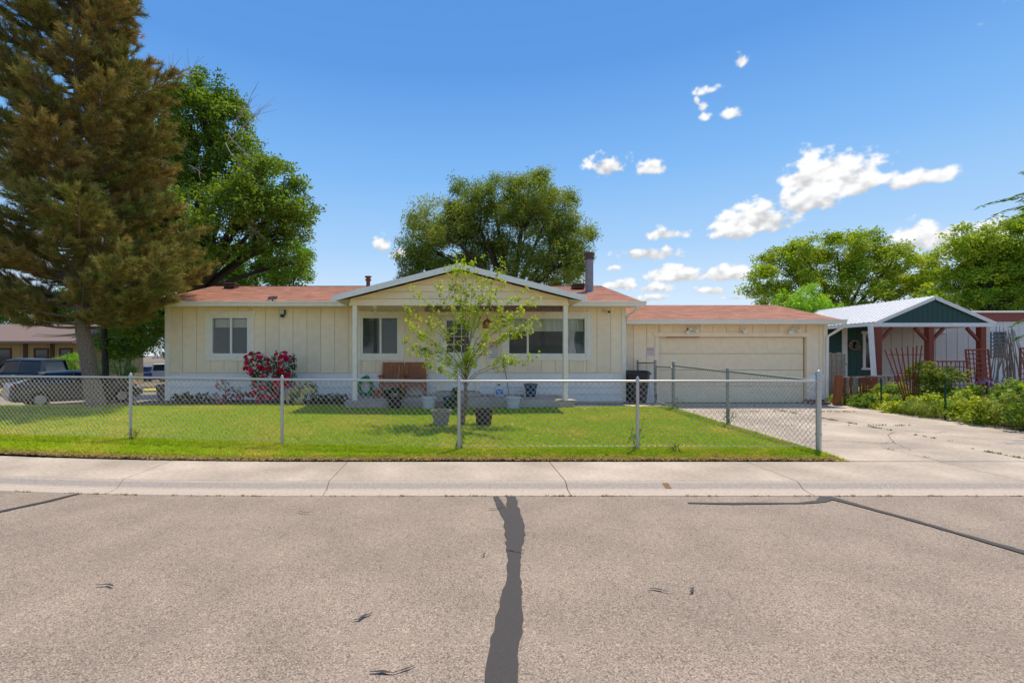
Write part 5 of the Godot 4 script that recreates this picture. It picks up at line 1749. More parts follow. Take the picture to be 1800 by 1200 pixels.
func make_pine() -> void:
	var base := Vector3(-9.5, lawn_y(-9.5, 13.0) - 0.02, -13.0)
	var o := thing("pine_tree", "large brownish pine tree with leaning trunk on the shaded lawn", "tree", base)
	rng.seed = 202
	var axis := func(y: float) -> Vector3: return Vector3(-0.19 * minf(y, 2.2) - 0.035 * maxf(y - 2.2, 0.0), y, -0.02 * y)
	var tr := MB.new()
	var pts := []
	var rad := []
	for i in 26:
		var y := -0.25 + i * 0.57
		pts.append(axis.call(y))
		rad.append((0.20 + 0.07 * exp(-maxf(y, 0.0) * 3.0)) * clampf(1.0 - y / 14.6, 0.06, 1.0))
	tr.tube(pts, rad, 16)
	part("trunk", tr, M.bark_pine, o)
	var where := []
	var tint := []
	var n := 185
	for i in n:
		var y := 2.15 + 11.6 * pow(float(i) / n, 1.05) + rr(-0.1, 0.1)
		var az := i * 2.399 + rr(-0.4, 0.4)
		var reach := 2.2
		if y < 4.6: reach = lerpf(2.3, 2.75, clampf((y - 2.1) / 1.6, 0.0, 1.0))
		if y > 7.8: reach = lerpf(2.35, 0.5, pow((y - 7.8) / 6.1, 1.1))
		reach *= rr(0.5, 1.1) * (1.25 if cos(az) < 0.0 and y < 4.5 else (1.12 if cos(az) > 0.45 and y < 4.9 else 1.0))
		if y < 3.0: y -= 0.05
		var a: Vector3 = axis.call(y)
		var out := Vector3(cos(az), 0, sin(az))
		var b := MB.new()
		var line := []
		var rise := rr(0.05, 0.30)
		for k in 8:
			var t := k / 7.0
			line.append(a + out * reach * t + Vector3.UP * reach * (rise * t - 0.30 * t * (1.0 - t) + 0.14 * t * t * t))
		var thick := 0.018 + 0.016 * reach
		b.tube(line, [thick, thick * 0.85, thick * 0.7, thick * 0.55, thick * 0.45, thick * 0.35, thick * 0.25, thick * 0.15], 6, false)
		var brown := rng.randf()
		var side := out.cross(Vector3.UP)
		var twigs := int(12 + reach * 6.5)
		for j in twigs:
			var t := lerpf(0.26, 1.0, pow(float(j) / (twigs - 1), 0.85))
			var seg := minf(t * 7.0, 6.999)
			var p: Vector3 = line[int(seg)].lerp(line[int(seg) + 1], seg - int(seg))
			var s := 1.0 if j % 2 == 0 else -1.0
			var tl := (0.28 + 0.50 * sin(PI * minf(t * 0.95, 1.0)) * reach / 3.0) * rr(0.7, 1.2)
			var dir := (out * rr(0.5, 1.0) + side * s * rr(0.3, 1.0) + Vector3.UP * rr(0.0, 0.75)).normalized()
			if j == twigs - 1: dir = (out + Vector3.UP * 0.5).normalized()
			var e := p + dir * tl
			b.tube([p, e], [0.008, 0.004], 4, false)
			var tufts := int(tl / 0.085) + 1
			for q in tufts:
				var u := (q + 0.6) / tufts
				var at := p.lerp(e, u) + Vector3(rr(-0.025, 0.025), rr(-0.025, 0.025), rr(-0.025, 0.025))
				var dd := (dir + Vector3(rr(-0.3, 0.3), rr(-0.1, 0.5), rr(-0.3, 0.3))).normalized()
				var bs := Basis.looking_at(dd, Vector3.UP if absf(dd.y) < 0.95 else Vector3.RIGHT).rotated(dd, rr(0, TAU))
				where.append(Transform3D(bs.scaled(Vector3.ONE * rr(1.15, 1.75)), at))
				var c := Color(0.235, 0.265, 0.06).lerp(Color(0.47, 0.32, 0.105), clampf(brown * 0.7 + rr(-0.3, 0.45), 0, 1))
				tint.append(c * rr(0.65, 1.35))
		part("bough", b, M.bark_pine, o)
	for k in 16:
		var b := MB.new()
		var y := rr(1.9, 5.0)
		var a: Vector3 = axis.call(y)
		var az := rr(-0.5, 3.6)
		limb(b, a, a + Vector3(cos(az), rr(-0.15, 0.1), sin(az)) * rr(0.6, 1.7), 0.02, 0.005, -0.04, 5)
		part("dead_branch", b, M.twig_grey, o)
	scatter("needles", needle_tuft(), M.needle, where, tint, o)

func make_sapling() -> void:
	var base := Vector3(0.15, lawn_y(0.15, 9.9), -9.9)
	var o := thing("young_tree", "slender young multi-stemmed tree with bright green leaves on the lawn", "tree", base)
	rng.seed = 66
	var tr := MB.new()
	var fork := Vector3(0.06, 0.50, 0)
	tr.tube([Vector3(0, -0.08, 0), Vector3(0.0, 0.08, 0), Vector3(0.02, 0.3, 0), fork, fork + Vector3(0.02, 0.12, 0)], [0.07, 0.052, 0.046, 0.05, 0.03], 10)
	part("trunk", tr, M.bark_sapling, o)
	var tips := [[722, 505], [708, 540], [715, 572], [708, 600], [728, 618], [745, 640], [760, 560], [770, 500], [790, 470], [803, 448], [818, 470], [838, 455], [858, 490], [885, 462], [880, 500], [925, 505], [945, 528], [915, 545], [935, 572], [945, 560], [905, 580], [880, 560], [860, 600], [775, 620], [830, 620], [900, 630], [930, 632], [735, 585]]
	var where := []
	var tint := []
	for tp in tips:
		var e: Vector3 = W(tp[0], tp[1], 9.9 + rr(-0.7, 0.7)) - base
		var b := MB.new()
		var side := Vector3(e.x - fork.x, 0, e.z) 
		var pts := []
		for k in 9:
			var t := k / 8.0
			var p := fork.lerp(e, t)
			p += -side * 0.42 * sin(PI * t) * (0.9 - 0.4 * t) + Vector3.UP * 0.12 * sin(PI * t)
			p += Vector3(sin(t * 9.0 + tp[0]), 0, cos(t * 7.0 + tp[1])) * 0.015
			pts.append(p)
		b.tube(pts, [0.013, 0.011, 0.009, 0.008, 0.006, 0.005, 0.004, 0.003, 0.002], 6, false)
		part("stem", b, M.bark_sapling, o)
		for q in (14 if absf(tp[0] - 815.0) > 75.0 else 24):
			var t := lerpf(0.70 if absf(tp[0] - 815.0) > 75.0 else 0.50, 1.0, pow(minf(q / (13.0 if absf(tp[0] - 815.0) > 75.0 else 23.0), 1.0), 0.8))
			var seg := minf(t * 8.0, 7.999)
			var p: Vector3 = pts[int(seg)].lerp(pts[int(seg) + 1], seg - int(seg))
			p += Vector3(rng.randfn(), rng.randfn() * 0.7, rng.randfn()) * 0.07
			where.append(Transform3D(Basis.from_euler(Vector3(rr(-0.5, 0.5), rr(0, TAU), rr(-0.5, 0.5))).scaled(Vector3.ONE * rr(0.7, 1.2)), p))
			tint.append(Color(0.34, 0.50, 0.03).lerp(Color(0.56, 0.62, 0.07), rng.randf()) * rr(0.75, 1.15))
	scatter("leaves", leaf_cluster(9, 0.095, 0.085, 0.04, 13), M.leaf, where, tint, o)

func make_frond_tree() -> void:
	var base := Vector3(12.9, 0.0, -10.3)
	var o := thing("frond_tree", "tree with long feathery compound leaves reaching over the garden", "tree", base)
	var tr := MB.new()
	tr.tube([Vector3(0, -0.2, 0), Vector3(-0.05, 1.6, 0), Vector3(-0.1, 3.2, 0.05), Vector3(-0.1, 5.2, 0)], [0.11, 0.085, 0.07, 0.03], 10)
	part("trunk", tr, M.bark_sapling, o)
	rng.seed = 90
	var fronds := [[Vector3(1725, 362, 9.9), Vector3(1830, 350, 10.2)], [Vector3(1738, 385, 10.1), Vector3(1830, 360, 10.3)], [Vector3(1775, 350, 10.0), Vector3(1840, 340, 10.2)], [Vector3(1760, 398, 10.3), Vector3(1840, 370, 10.3)], [Vector3(1782, 572, 10.4), Vector3(1850, 560, 10.4)], [Vector3(1790, 596, 10.2), Vector3(1850, 590, 10.4)], [Vector3(1800, 300, 10.4), Vector3(1860, 330, 10.4)]]
	for k in 16: fronds.append([Vector3(rr(1880, 2020), rr(250, 480), rr(9.6, 11.2)), Vector3(1880, 350, 10.3)])
	var leaf := MB.new()
	leaf.tri(Vector3(0, 0, 0), Vector3(0.036, -0.015, -0.07), Vector3(0, 0, -0.19))
	leaf.tri(Vector3(0, 0, 0), Vector3(0, 0, -0.19), Vector3(-0.036, -0.015, -0.07))
	var lm := leaf.mesh()
	var where := []
	var tint := []
	for f in fronds:
		var tip: Vector3 = W(f[0].x, f[0].y, f[0].z) - base
		var root: Vector3 = W(f[1].x, f[1].y, f[1].z) - base
		var b := MB.new()
		b.tube([Vector3(-0.09, clampf(root.y - 0.5, 1.0, 5.0), 0), root], [0.014, 0.008], 5)
		var pts := []
		for k in 10:
			var t := k / 9.0
			pts.append(root.lerp(tip, t) + Vector3.UP * 0.10 * sin(PI * t))
		b.tube(pts, [0.007, 0.002], 5, false)
		part("frond_stem", b, M.bark_sapling, o)
		var dir := (tip - root).normalized()
		var side := dir.cross(Vector3.UP).normalized()
		for k in 13:
			var t := lerpf(0.12, 1.0, k / 12.0)
			var seg := minf(t * 9.0, 8.999)
			var p: Vector3 = pts[int(seg)].lerp(pts[int(seg) + 1], seg - int(seg))
			for s in [-1.0, 1.0]:
				var dd: Vector3 = (side * s + dir * 0.35 + Vector3.DOWN * rr(0.1, 0.5)).normalized()
				where.append(Transform3D(Basis.looking_at(dd, Vector3(rr(-0.8, 0.8), 1.0, rr(0.0, 1.2)).normalized()).scaled(Vector3.ONE * rr(0.8, 1.1) * (1.1 - 0.4 * t)), p))
				tint.append(Color(0.05, 0.12, 0.02).lerp(Color(0.11, 0.2, 0.03), rng.randf()))
	scatter("leaves", lm, M.leaf, where, tint, o)
# ------------------------------------------------------------------ neighbours and garden by the driveway
func make_carport() -> void:
	var o := thing("carport", "green gabled carport with white metal roof and red timber posts", "carport")
	var ax := 19.3
	for s in [-1.0, 1.0]:
		var b := MB.new()
		var e := Vector3(ax + s * 2.42, 2.84, 0)
		var a := Vector3(ax, 3.88, 0)
		var n := Vector3(s * 1.04, 2.42, 0).normalized() * 0.02
		var zf := Vector3(0, 0, -19.75)
		var zb := Vector3(0, 0, -26.2)
		b.out4(Vector3(ax, 2, -23), e + n + zf, a + n + zf, a + n + zb, e + n + zb)
		b.out4(Vector3(ax, 6, -23), e - n + zf, a - n + zf, a - n + zb, e - n + zb)
		part("roof_sheet", b, M.metal_roof, o)
		for k in 29:                                  # raised ribs down the slope
			var rb := MB.new()
			var z := Vector3(0, 0, -19.85 - k * 0.225)
			rb.bar(e + n * 1.6 + z, a + n * 1.6 + z, 0.035, 0.03, Vector3(s * 1.04, 2.42, 0))
			part("roof_rib", rb, M.metal_roof, o)
		b = MB.new()
		b.bar(e + Vector3(0, -0.05, -19.74), a + Vector3(0, -0.05, -19.74), 0.03, 0.14)
		part("barge_board", b, M.white, o)
		b = MB.new()
		b.cspan(e.x - 0.02, e.x + 0.02, 2.70, 2.83, -26.1, -19.78, 0.005)
		part("eave_board", b, M.white, o)
	var b2 := MB.new()
	b2.cspan(ax - 2.4, ax + 2.4, 2.66, 2.82, -19.86, -19.73, 0.006)
	part("beam", b2, M.white, o)
	var x := ax - 2.05
	while x < ax + 2.05:                              # upright green boards of the gable
		var t0 := 3.80 - absf(x - ax) * 0.43
		var t1 := 3.80 - absf(x + 0.2 - ax) * 0.43
		b2 = MB.new()
		var pts := PackedVector2Array([Vector2(x + 0.004, 2.82), Vector2(x + 0.196, 2.82), Vector2(x + 0.196, t1), Vector2(x + 0.004, t0)])
		if x < ax and x + 0.2 > ax: pts.insert(3, Vector2(ax, 3.80))
		b2.prism(pts, Transform3D(Basis.IDENTITY, Vector3(0, 0, -19.80)), 0.03)
		part("gable_board", b2, M.green_siding, o)
		x += 0.2
	for px in [17.1, 19.2, 21.3]:
		b2 = MB.new()
		b2.cspan(px - 0.11, px + 0.11, -0.05, 2.66, -20.0, -19.78, 0.012)
		part("post", b2, M.red_wood, o)
		for s in [-1.0, 1.0]:
			if (px < 18 and s < 0) or (px > 21 and s > 0): continue
			b2 = MB.new()
			b2.bar(Vector3(px + s * 0.05, 2.05, -19.89), Vector3(px + s * 0.58, 2.62, -19.89), 0.10, 0.10)
			part("brace", b2, M.red_wood, o)
	for px in [17.1, 21.3]:
		b2 = MB.new()
		b2.cspan(px - 0.08, px + 0.08, -0.05, 2.75, -26.0, -25.84, 0.012)
		part("rear_post", b2, M.red_wood, o)
	b2 = MB.new()
	b2.bar(Vector3(16.66, 2.74, -19.7), Vector3(16.72, -0.04, -19.55), 0.13, 0.13, Vector3.BACK)
	part("leaning_post", b2, M.white, o)
	# shed behind: dark green front, pale ribbed wall
	var sh := thing("green_shed", "dark green shed wall with wreath behind the carport posts", "shed")
	x = 16.9
	while x < 19.3:
		b2 = MB.new()
		b2.cspan(x + 0.003, x + 0.297, 0.0, 2.9, -22.6, -22.5, 0.004)
		part("wall_board", b2, M.green_siding, sh)
		x += 0.3
	b2 = MB.new()
	b2.cspan(17.72, 17.95, 0.0, 2.9, -22.52, -22.46, 0.006)
	part("corner_board", b2, M.white, sh)
	var w := Node3D.new(); w.name = "window"; sh.add_child(w)
	b2 = MB.new()
	b2.cspan(18.66, 18.78, 0.95, 2.5, -22.5, -22.45, 0.006)
	b2.cspan(19.14, 19.26, 0.95, 2.5, -22.5, -22.45, 0.006)
	b2.cspan(18.60, 19.3, 2.5, 2.62, -22.5, -22.44, 0.006)
	b2.cspan(18.60, 19.3, 0.85, 0.95, -22.5, -22.44, 0.006)
	part("frame", b2, M.white, w)
	b2 = MB.new()
	b2.cspan(18.78, 19.14, 0.95, 2.5, -22.498, -22.47, 0.004)
	part("pane", b2, M.car_glass, w)
	var pw := thing("ribbed_wall", "pale ribbed wall panels behind the red carport posts", "wall")
	x = 19.3
	while x < 24.3:
		b2 = MB.new()
		b2.cspan(x + 0.004, x + 0.246, -0.05, 2.95, -22.4, -22.3 + 0.012 * (int(x * 4) % 2), 0.006)
		part("wall_panel", b2, M.pale_wall, pw)
		x += 0.25
	for q in [[19.75, "small round white lamp on the pale wall near the middle post"], [22.1, "small round white lamp on the pale wall near the end post"]]:
		b2 = MB.new()
		b2.lathe(Vector3.ZERO, [Vector2(0.0, -0.07), Vector2(0.07, -0.05), Vector2(0.09, 0.02), Vector2(0.05, 0.05), Vector2(0.0, 0.05)], 14)
		solo("wall_lamp", b2, M.white_plastic, q[1], "light", Vector3(q[0], 2.55, -22.24), "round lamps on the pale wall")
	b2 = MB.new()
	rng.seed = 14
	var ring := []
	for k in 25: ring.append(Vector3(cos(TAU * k / 24) * 0.2, sin(TAU * k / 24) * 0.2, 0))
	b2.tube(ring, [0.045], 7, false)
	var wr := thing("wreath", "round flower wreath hanging on the green shed wall", "wreath", Vector3(18.22, 1.98, -22.42))
	part("ring", b2, M.stick, wr)
	foliage(wr, "blossoms", [[Vector3(0.12, -0.1, 0.05), Vector3(0.13, 0.13, 0.05)], [Vector3(0.14, 0.1, 0.04), Vector3(0.07, 0.1, 0.04)], [Vector3(-0.16, 0.0, 0.04), Vector3(0.05, 0.14, 0.03)]], 9000.0, leaf_cluster(6, 0.03, 0.045, 0.035, 2), Color(0.5, 0.3, 0.25), Color(0.55, 0.5, 0.4), 3, M.petal)
	# trailer home
	var t := thing("trailer_home", "white trailer home with red roof band beyond the garden", "trailer")
	x = 23.5
	while x < 36.0:
		b2 = MB.new()
		b2.cspan(x + 0.004, x + 0.396, -0.1, 3.25, -26.0, -25.0 + 0.01 * (int(x * 2.5) % 2), 0.006)
		part("wall_panel", b2, M.trailer_white, t)
		x += 0.4
	b2 = MB.new()
	b2.cspan(23.4, 36.1, 3.25, 3.66, -29.0, -24.9, 0.03)
	part("roof_band", b2, M.red_trim, t)
	b2 = MB.new()
	b2.cspan(23.3, 36.2, 3.66, 3.76, -29.1, -24.8, 0.03)
	part("roof_edge", b2, M.white, t)
	b2 = MB.new()
	b2.span(23.5, 36.0, -0.1, 3.3, -29.0, -26.0)
	part("body", b2, M.trailer_white, t)
	w = Node3D.new(); w.name = "window"; t.add_child(w)
	b2 = MB.new()
	b2.cspan(26.55, 28.05, 1.30, 1.38, -25.0, -24.95, 0.006)
	b2.cspan(26.55, 28.05, 2.70, 2.78, -25.0, -24.95, 0.006)
	for q in [26.55, 27.27, 27.97]: b2.cspan(q, q + 0.08, 1.38, 2.70, -25.0, -24.951, 0.006)
	part("frame", b2, M.galvanized, w)
	for k in 7:
		b2 = MB.new()
		b2.cbox(Vector3(27.3, 1.48 + k * 0.19, -24.965), Vector3(1.36, 0.17, 0.01), 0.003, Basis(Vector3.RIGHT, -0.25))
		part("louvre_pane", b2, M.car_glass, w)

func lattice(called: String, label: String, at: Vector3, wd: float, h: float, lean: float, nx: int, ny: int, turn := 0.0) -> void:
	var o := thing(called, label, "trellis", at, turn)
	o.rotation.x = lean
	for s in [[-wd / 2, -wd / 2 + 0.05, 0.0, h], [wd / 2 - 0.05, wd / 2, 0.0, h], [-wd / 2 + 0.05, wd / 2 - 0.05, h - 0.05, h], [-wd / 2 + 0.05, wd / 2 - 0.05, 0.0, 0.05]]:
		var b := MB.new()
		b.cspan(s[0], s[1], s[2], s[3], -0.02, 0.02, 0.005)
		part("frame_bar", b, M.red_wood, o)
	for i in range(1, nx):
		var b := MB.new()
		b.cspan(-wd / 2 + wd * i / nx - 0.017, -wd / 2 + wd * i / nx + 0.017, 0.05, h - 0.05, -0.016, 0.0, 0.003)
		part("slat", b, M.red_wood, o)
	for i in range(1, ny):
		var b := MB.new()
		b.cspan(-wd / 2 + 0.05, wd / 2 - 0.05, h * i / ny - 0.017, h * i / ny + 0.017, 0.001, 0.017, 0.003)
		part("slat", b, M.red_wood, o)

func make_garden() -> void:
	# grey board fence between the garage and the shed
	var pf := thing("board_fence", "weathered grey upright board fence behind the garage downspout", "fence")
	for k in 6:
		var b := MB.new()
		b.cspan(11.55 + k * 0.15, 11.685 + k * 0.15, -0.05, 1.60 - 0.03 * (k % 2), -15.66, -15.63, 0.008)
		part("board", b, M.grey_wood, pf)
	var rl := MB.new()
	rl.cspan(11.5, 12.5, 1.2, 1.28, -15.70, -15.662, 0.006)
	rl.cspan(11.5, 12.5, 0.3, 0.38, -15.70, -15.662, 0.006)
	part("rail", rl, M.grey_wood, pf)
	var po := MB.new()
	po.bar(Vector3(11.20, -0.05, -14.42), Vector3(11.30, 0.93, -14.46), 0.17, 0.13, Vector3.BACK)
	solo("short_post", po, M.orange_wood, "short leaning orange-stained post at the garage corner", "post")
	var rb := thing("raised_bed", "low reddish timber bed edge at the garage corner", "garden bed", Vector3(10.95, 0.03, -14.62))
	for k in 2:
		var b := MB.new()
		b.cspan(-0.38, 0.2, 0.0 + k * 0.075, 0.07 + k * 0.075, -0.05 - 0.25 * k, 0.05 - 0.25 * k, 0.008)
		part("timber", b, M.red_wood, rb)
	var lf := thing("picket_fence", "low rustic picket fence of grey and red slats in the garden", "fence")
	rng.seed = 8
	var a := Vector3(11.42, 0.0, -14.5)
	for run in [[Vector3(11.42, 0, -14.5), Vector3(13.0, 0, -15.4), 9], [Vector3(13.0, 0, -15.4), Vector3(15.6, 0, -16.4), 17]]:
		var p: Vector3 = run[0]; var q: Vector3 = run[1]
		for y in [0.35, 0.84]:
			var b := MB.new()
			b.bar(p + Vector3.UP * y, q + Vector3.UP * (y - 0.02), 0.04, 0.07)
			part("rail", b, M.grey_wood if y > 0.5 else M.red_wood, lf)
		for k in run[2]:
			var c := p.lerp(q, (k + 0.5) / run[2])
			var b := MB.new()
			b.cbox(c + Vector3(0, 0.42 + rr(-0.03, 0.03), 0.04), Vector3(rr(0.05, 0.09), 0.88, 0.02), 0.004, Basis(Vector3.BACK, rr(-0.04, 0.04)))
			part("picket", b, M.red_wood if rng.randf() < 0.55 else M.grey_wood, lf)
	# fan trellis
	var ft := thing("fan_trellis", "red wooden fan trellis spreading from a narrow foot in the garden", "trellis", Vector3(12.35, -0.02, -13.3))
	for k in 8:
		var top := Vector3(-0.72 + k * 0.155, 1.78 - 0.02 * absf(k - 4), 0.0)
		if k > 5: top = Vector3(-0.02 + (k - 5) * 0.13, 1.80, 0.05)
		var b := MB.new()
		b.bar(Vector3(0.02 * (k - 3.5), 0.0, 0.0), top, 0.022, 0.03, Vector3.BACK)
		part("slat", b, M.red_wood, ft)
	for y in [1.05, 1.55]:
		var b := MB.new()
		b.bar(Vector3(-0.72 * y / 1.78, y, 0.02), Vector3(0.36 * y / 1.78, y, 0.02), 0.02, 0.025)
		part("cross_bar", b, M.red_wood, ft)
	lattice("lattice_trellis", "tall red square lattice panel leaning beside the bundle of canes", Vector3(17.05, 0.0, -15.9), 0.88, 1.72, -0.08, 6, 11, 0.1)
	lattice("lattice_screen", "low wide red lattice screen under the pale wall", Vector3(17.75, 0.0, -17.8), 1.7, 1.32, 0.0, 11, 6)
	lattice("garden_trellis", "red square lattice panel standing before the white trailer", Vector3(17.55, 0.0, -15.0), 0.62, 1.75, 0.0, 4, 11)
	var sk := thing("cane_bundle", "tall bundle of dry garden canes leaning together", "canes", Vector3(18.7, -0.05, -16.6))
	rng.seed = 77
	for k in 34:
		var b := MB.new()
		var ft2 := Vector3(rr(-0.55, 0.75), 0.0, rr(-0.35, 0.35))
		var top2 := Vector3(rr(-0.35, 0.15) + ft2.x * 0.2, rr(1.7, 2.55), rr(-0.1, 0.1))
		b.tube([ft2, ft2.lerp(top2, 0.5) + Vector3(rr(-0.03, 0.03), 0, 0.02), top2], [0.018, 0.015, 0.008], 5)
		part("cane", b, M.stick, sk)
	# wire on green posts
	var wf := thing("wire_fence", "thin wire garden fence on dark green steel posts", "fence")
	var posts := [Vector3(11.62, -0.02, -13.4), Vector3(11.27, -0.02, -11.3), Vector3(11.2, -0.02, -8.9), Vector3(13.2, -0.02, -12.2)]
	for p in posts:
		var b := MB.new()
		b.cspan(-0.018, 0.018, -0.2, 0.88, -0.004, 0.004, 0.001)
		b.cspan(-0.004, 0.004, -0.2, 0.88, 0.0045, 0.03, 0.001)
		part("post", b, M.green_steel, wf, p)
	for y in [0.45, 0.62, 0.80]:
		var b := MB.new()
		b.tube([posts[0] + Vector3.UP * y, posts[1] + Vector3.UP * y, posts[2] + Vector3.UP * y], [0.0025], 4, false)
		part("wire", b, M.wire, wf)
	var soil := MB.new()
	soil.quad(Vector3(11.15, -0.012, -6.96), Vector3(24.0, -0.012, -6.96), Vector3(24.0, -0.012, -19.0), Vector3(11.3, -0.012, -19.0))
	part("soil", soil, M.soil, setting("garden_bed"))
	# planting
	var leaf_a := leaf_cluster(12, 0.10, 0.10, 0.055, 31, 0.3)
	var leaf_b := leaf_cluster(14, 0.10, 0.13, 0.022, 32, 0.7)
	rng.seed = 501
	var kinds := [["leafy yellow-green garden plant in the bed beside the driveway", Color(0.294, 0.420, 0.036), Color(0.588, 0.630, 0.073)], ["feathery light green garden plant in the bed beside the driveway", Color(0.245, 0.357, 0.046), Color(0.466, 0.525, 0.091)], ["dark leafy garden plant in the bed beside the driveway", Color(0.123, 0.231, 0.036), Color(0.270, 0.378, 0.055)]]
	for k in 62:
		var d := 8.0 + 8.0 * (k / 62.0) + rr(-0.15, 0.15)
		var row := k % 4
		var x := right_edge(d) + 0.30 + row * 0.62 + rr(-0.15, 0.15)
		var h := rr(0.26, 0.42) + 0.10 * row + (0.12 if d < 11.0 else 0.0)
		if d > 12.5: h *= 0.75
		var kd := rng.randi() % 3
		var sd := rng.randi() % 9999
		var zone: String = "near the garage corner" if d > 13.2 else ("beside the fan trellis" if d > 11.4 else ("between the green steel posts" if d > 9.6 else "before the frond tree"))
		var spot: String = "at the driveway edge " if row == 0 else ("in the second row " if row == 1 else "deep in the bed ")
		var o := thing("garden_plant", kinds[kd][0].replace("in the bed beside the driveway", spot + zone), "plant", Vector3(x, -0.015, -d), 0.0, "plants in the garden bed beside the driveway")
		var st := MB.new()
		for j in 4: st.tube([Vector3(0, 0, 0), Vector3(rr(-0.2, 0.2), h * 1.1, rr(-0.2, 0.2))], [0.007, 0.003], 4, false)
		part("stem", st, M.green_steel if kd == 2 else M.stick, o)
		var keep := rng.state
		foliage(o, "foliage", [[Vector3(0, h * 0.62, 0), Vector3(0.36, h * 0.62, 0.36)], [Vector3(rr(-0.15, 0.15), h * 1.05, rr(-0.1, 0.1)), Vector3(0.2, h * 0.35, 0.2)]], 420.0, leaf_b if kd == 1 else leaf_a, kinds[kd][1], kinds[kd][2], sd, M.leaf, 0.9, 0.15)
		rng.state = keep
	var bu := thing("garden_bush", "tall yellow-green bush behind the fan trellis", "bush", Vector3(13.0, -0.02, -13.3))
	var stm := MB.new()
	for j in 6: stm.tube([Vector3(0, 0, 0), Vector3(rr(-0.5, 0.5), 0.9, rr(-0.3, 0.3))], [0.014, 0.006], 5)
	part("stem", stm, M.bark_sapling, bu)
	foliage(bu, "foliage", [[Vector3(-0.35, 1.05, 0), Vector3(0.42, 0.34, 0.4)], [Vector3(0.30, 0.98, 0), Vector3(0.5, 0.26, 0.4)], [Vector3(-0.1, 0.62, 0), Vector3(0.5, 0.4, 0.4)]], 420.0, leaf_a, Color(0.126, 0.210, 0.028), Color(0.308, 0.350, 0.049), 44, M.leaf, 0.9, 0.25)
	var fl := thing("purple_flowers", "clump of small purple flowers before the red lattice", "flowers", Vector3(15.3, -0.02, -13.9))
	stm = MB.new()
	for j in 10: stm.tube([Vector3(rr(-0.5, 0.5), 0, 0), Vector3(rr(-0.8, 0.8), 0.7, rr(-0.2, 0.2))], [0.006, 0.003], 4, false)
	part("stem", stm, M.green_steel, fl)
	foliage(fl, "blossoms", [[Vector3(0, 0.72, 0), Vector3(0.9, 0.12, 0.25)]], 420.0, leaf_cluster(5, 0.04, 0.035, 0.03, 6), Color(0.224, 0.154, 0.588), Color(0.392, 0.280, 0.700), 45, M.petal)
	# weeds at fence feet
	for p in [[2.83, 7.72, 0.42, "tall straggly weed at the fence post before the wheeled bin"], [5.55, 9.93, 0.34, "weed at the middle post of the driveway side fence"], [5.55, 12.25, 0.3, "weed at the gate post of the side fence"], [0.1, 7.7, 0.26, "weed at the fence post before the young tree"], [-5.5, 8.38, 0.2, "small weed at the fence post before the pine shade"], [3.35, 7.45, 0.16, "small low weed in the grass strip outside the fence"]]:
		var at := Vector3(p[0], lawn_y(p[0], p[1]), -p[1])
		var o := thing("weed_clump", p[3], "weed", at, 0.0, "weeds at the feet of the fence posts")
		var st := MB.new()
		for j in 5: st.tube([Vector3.ZERO, Vector3(rr(-0.12, 0.12), p[2] * rr(0.7, 1.2), rr(-0.08, 0.08))], [0.005, 0.002], 4, false)
		part("stem", st, M.bark_sapling, o)
		foliage(o, "foliage", [[Vector3(0, p[2] * 0.5, 0), Vector3(0.12, p[2] * 0.5, 0.1)]], 900.0, leaf_cluster(5, 0.04, 0.06, 0.025, 21), Color(0.098, 0.182, 0.028), Color(0.196, 0.280, 0.049), int(p[0] * 10) + 200, M.leaf, 0.9, 0.1)

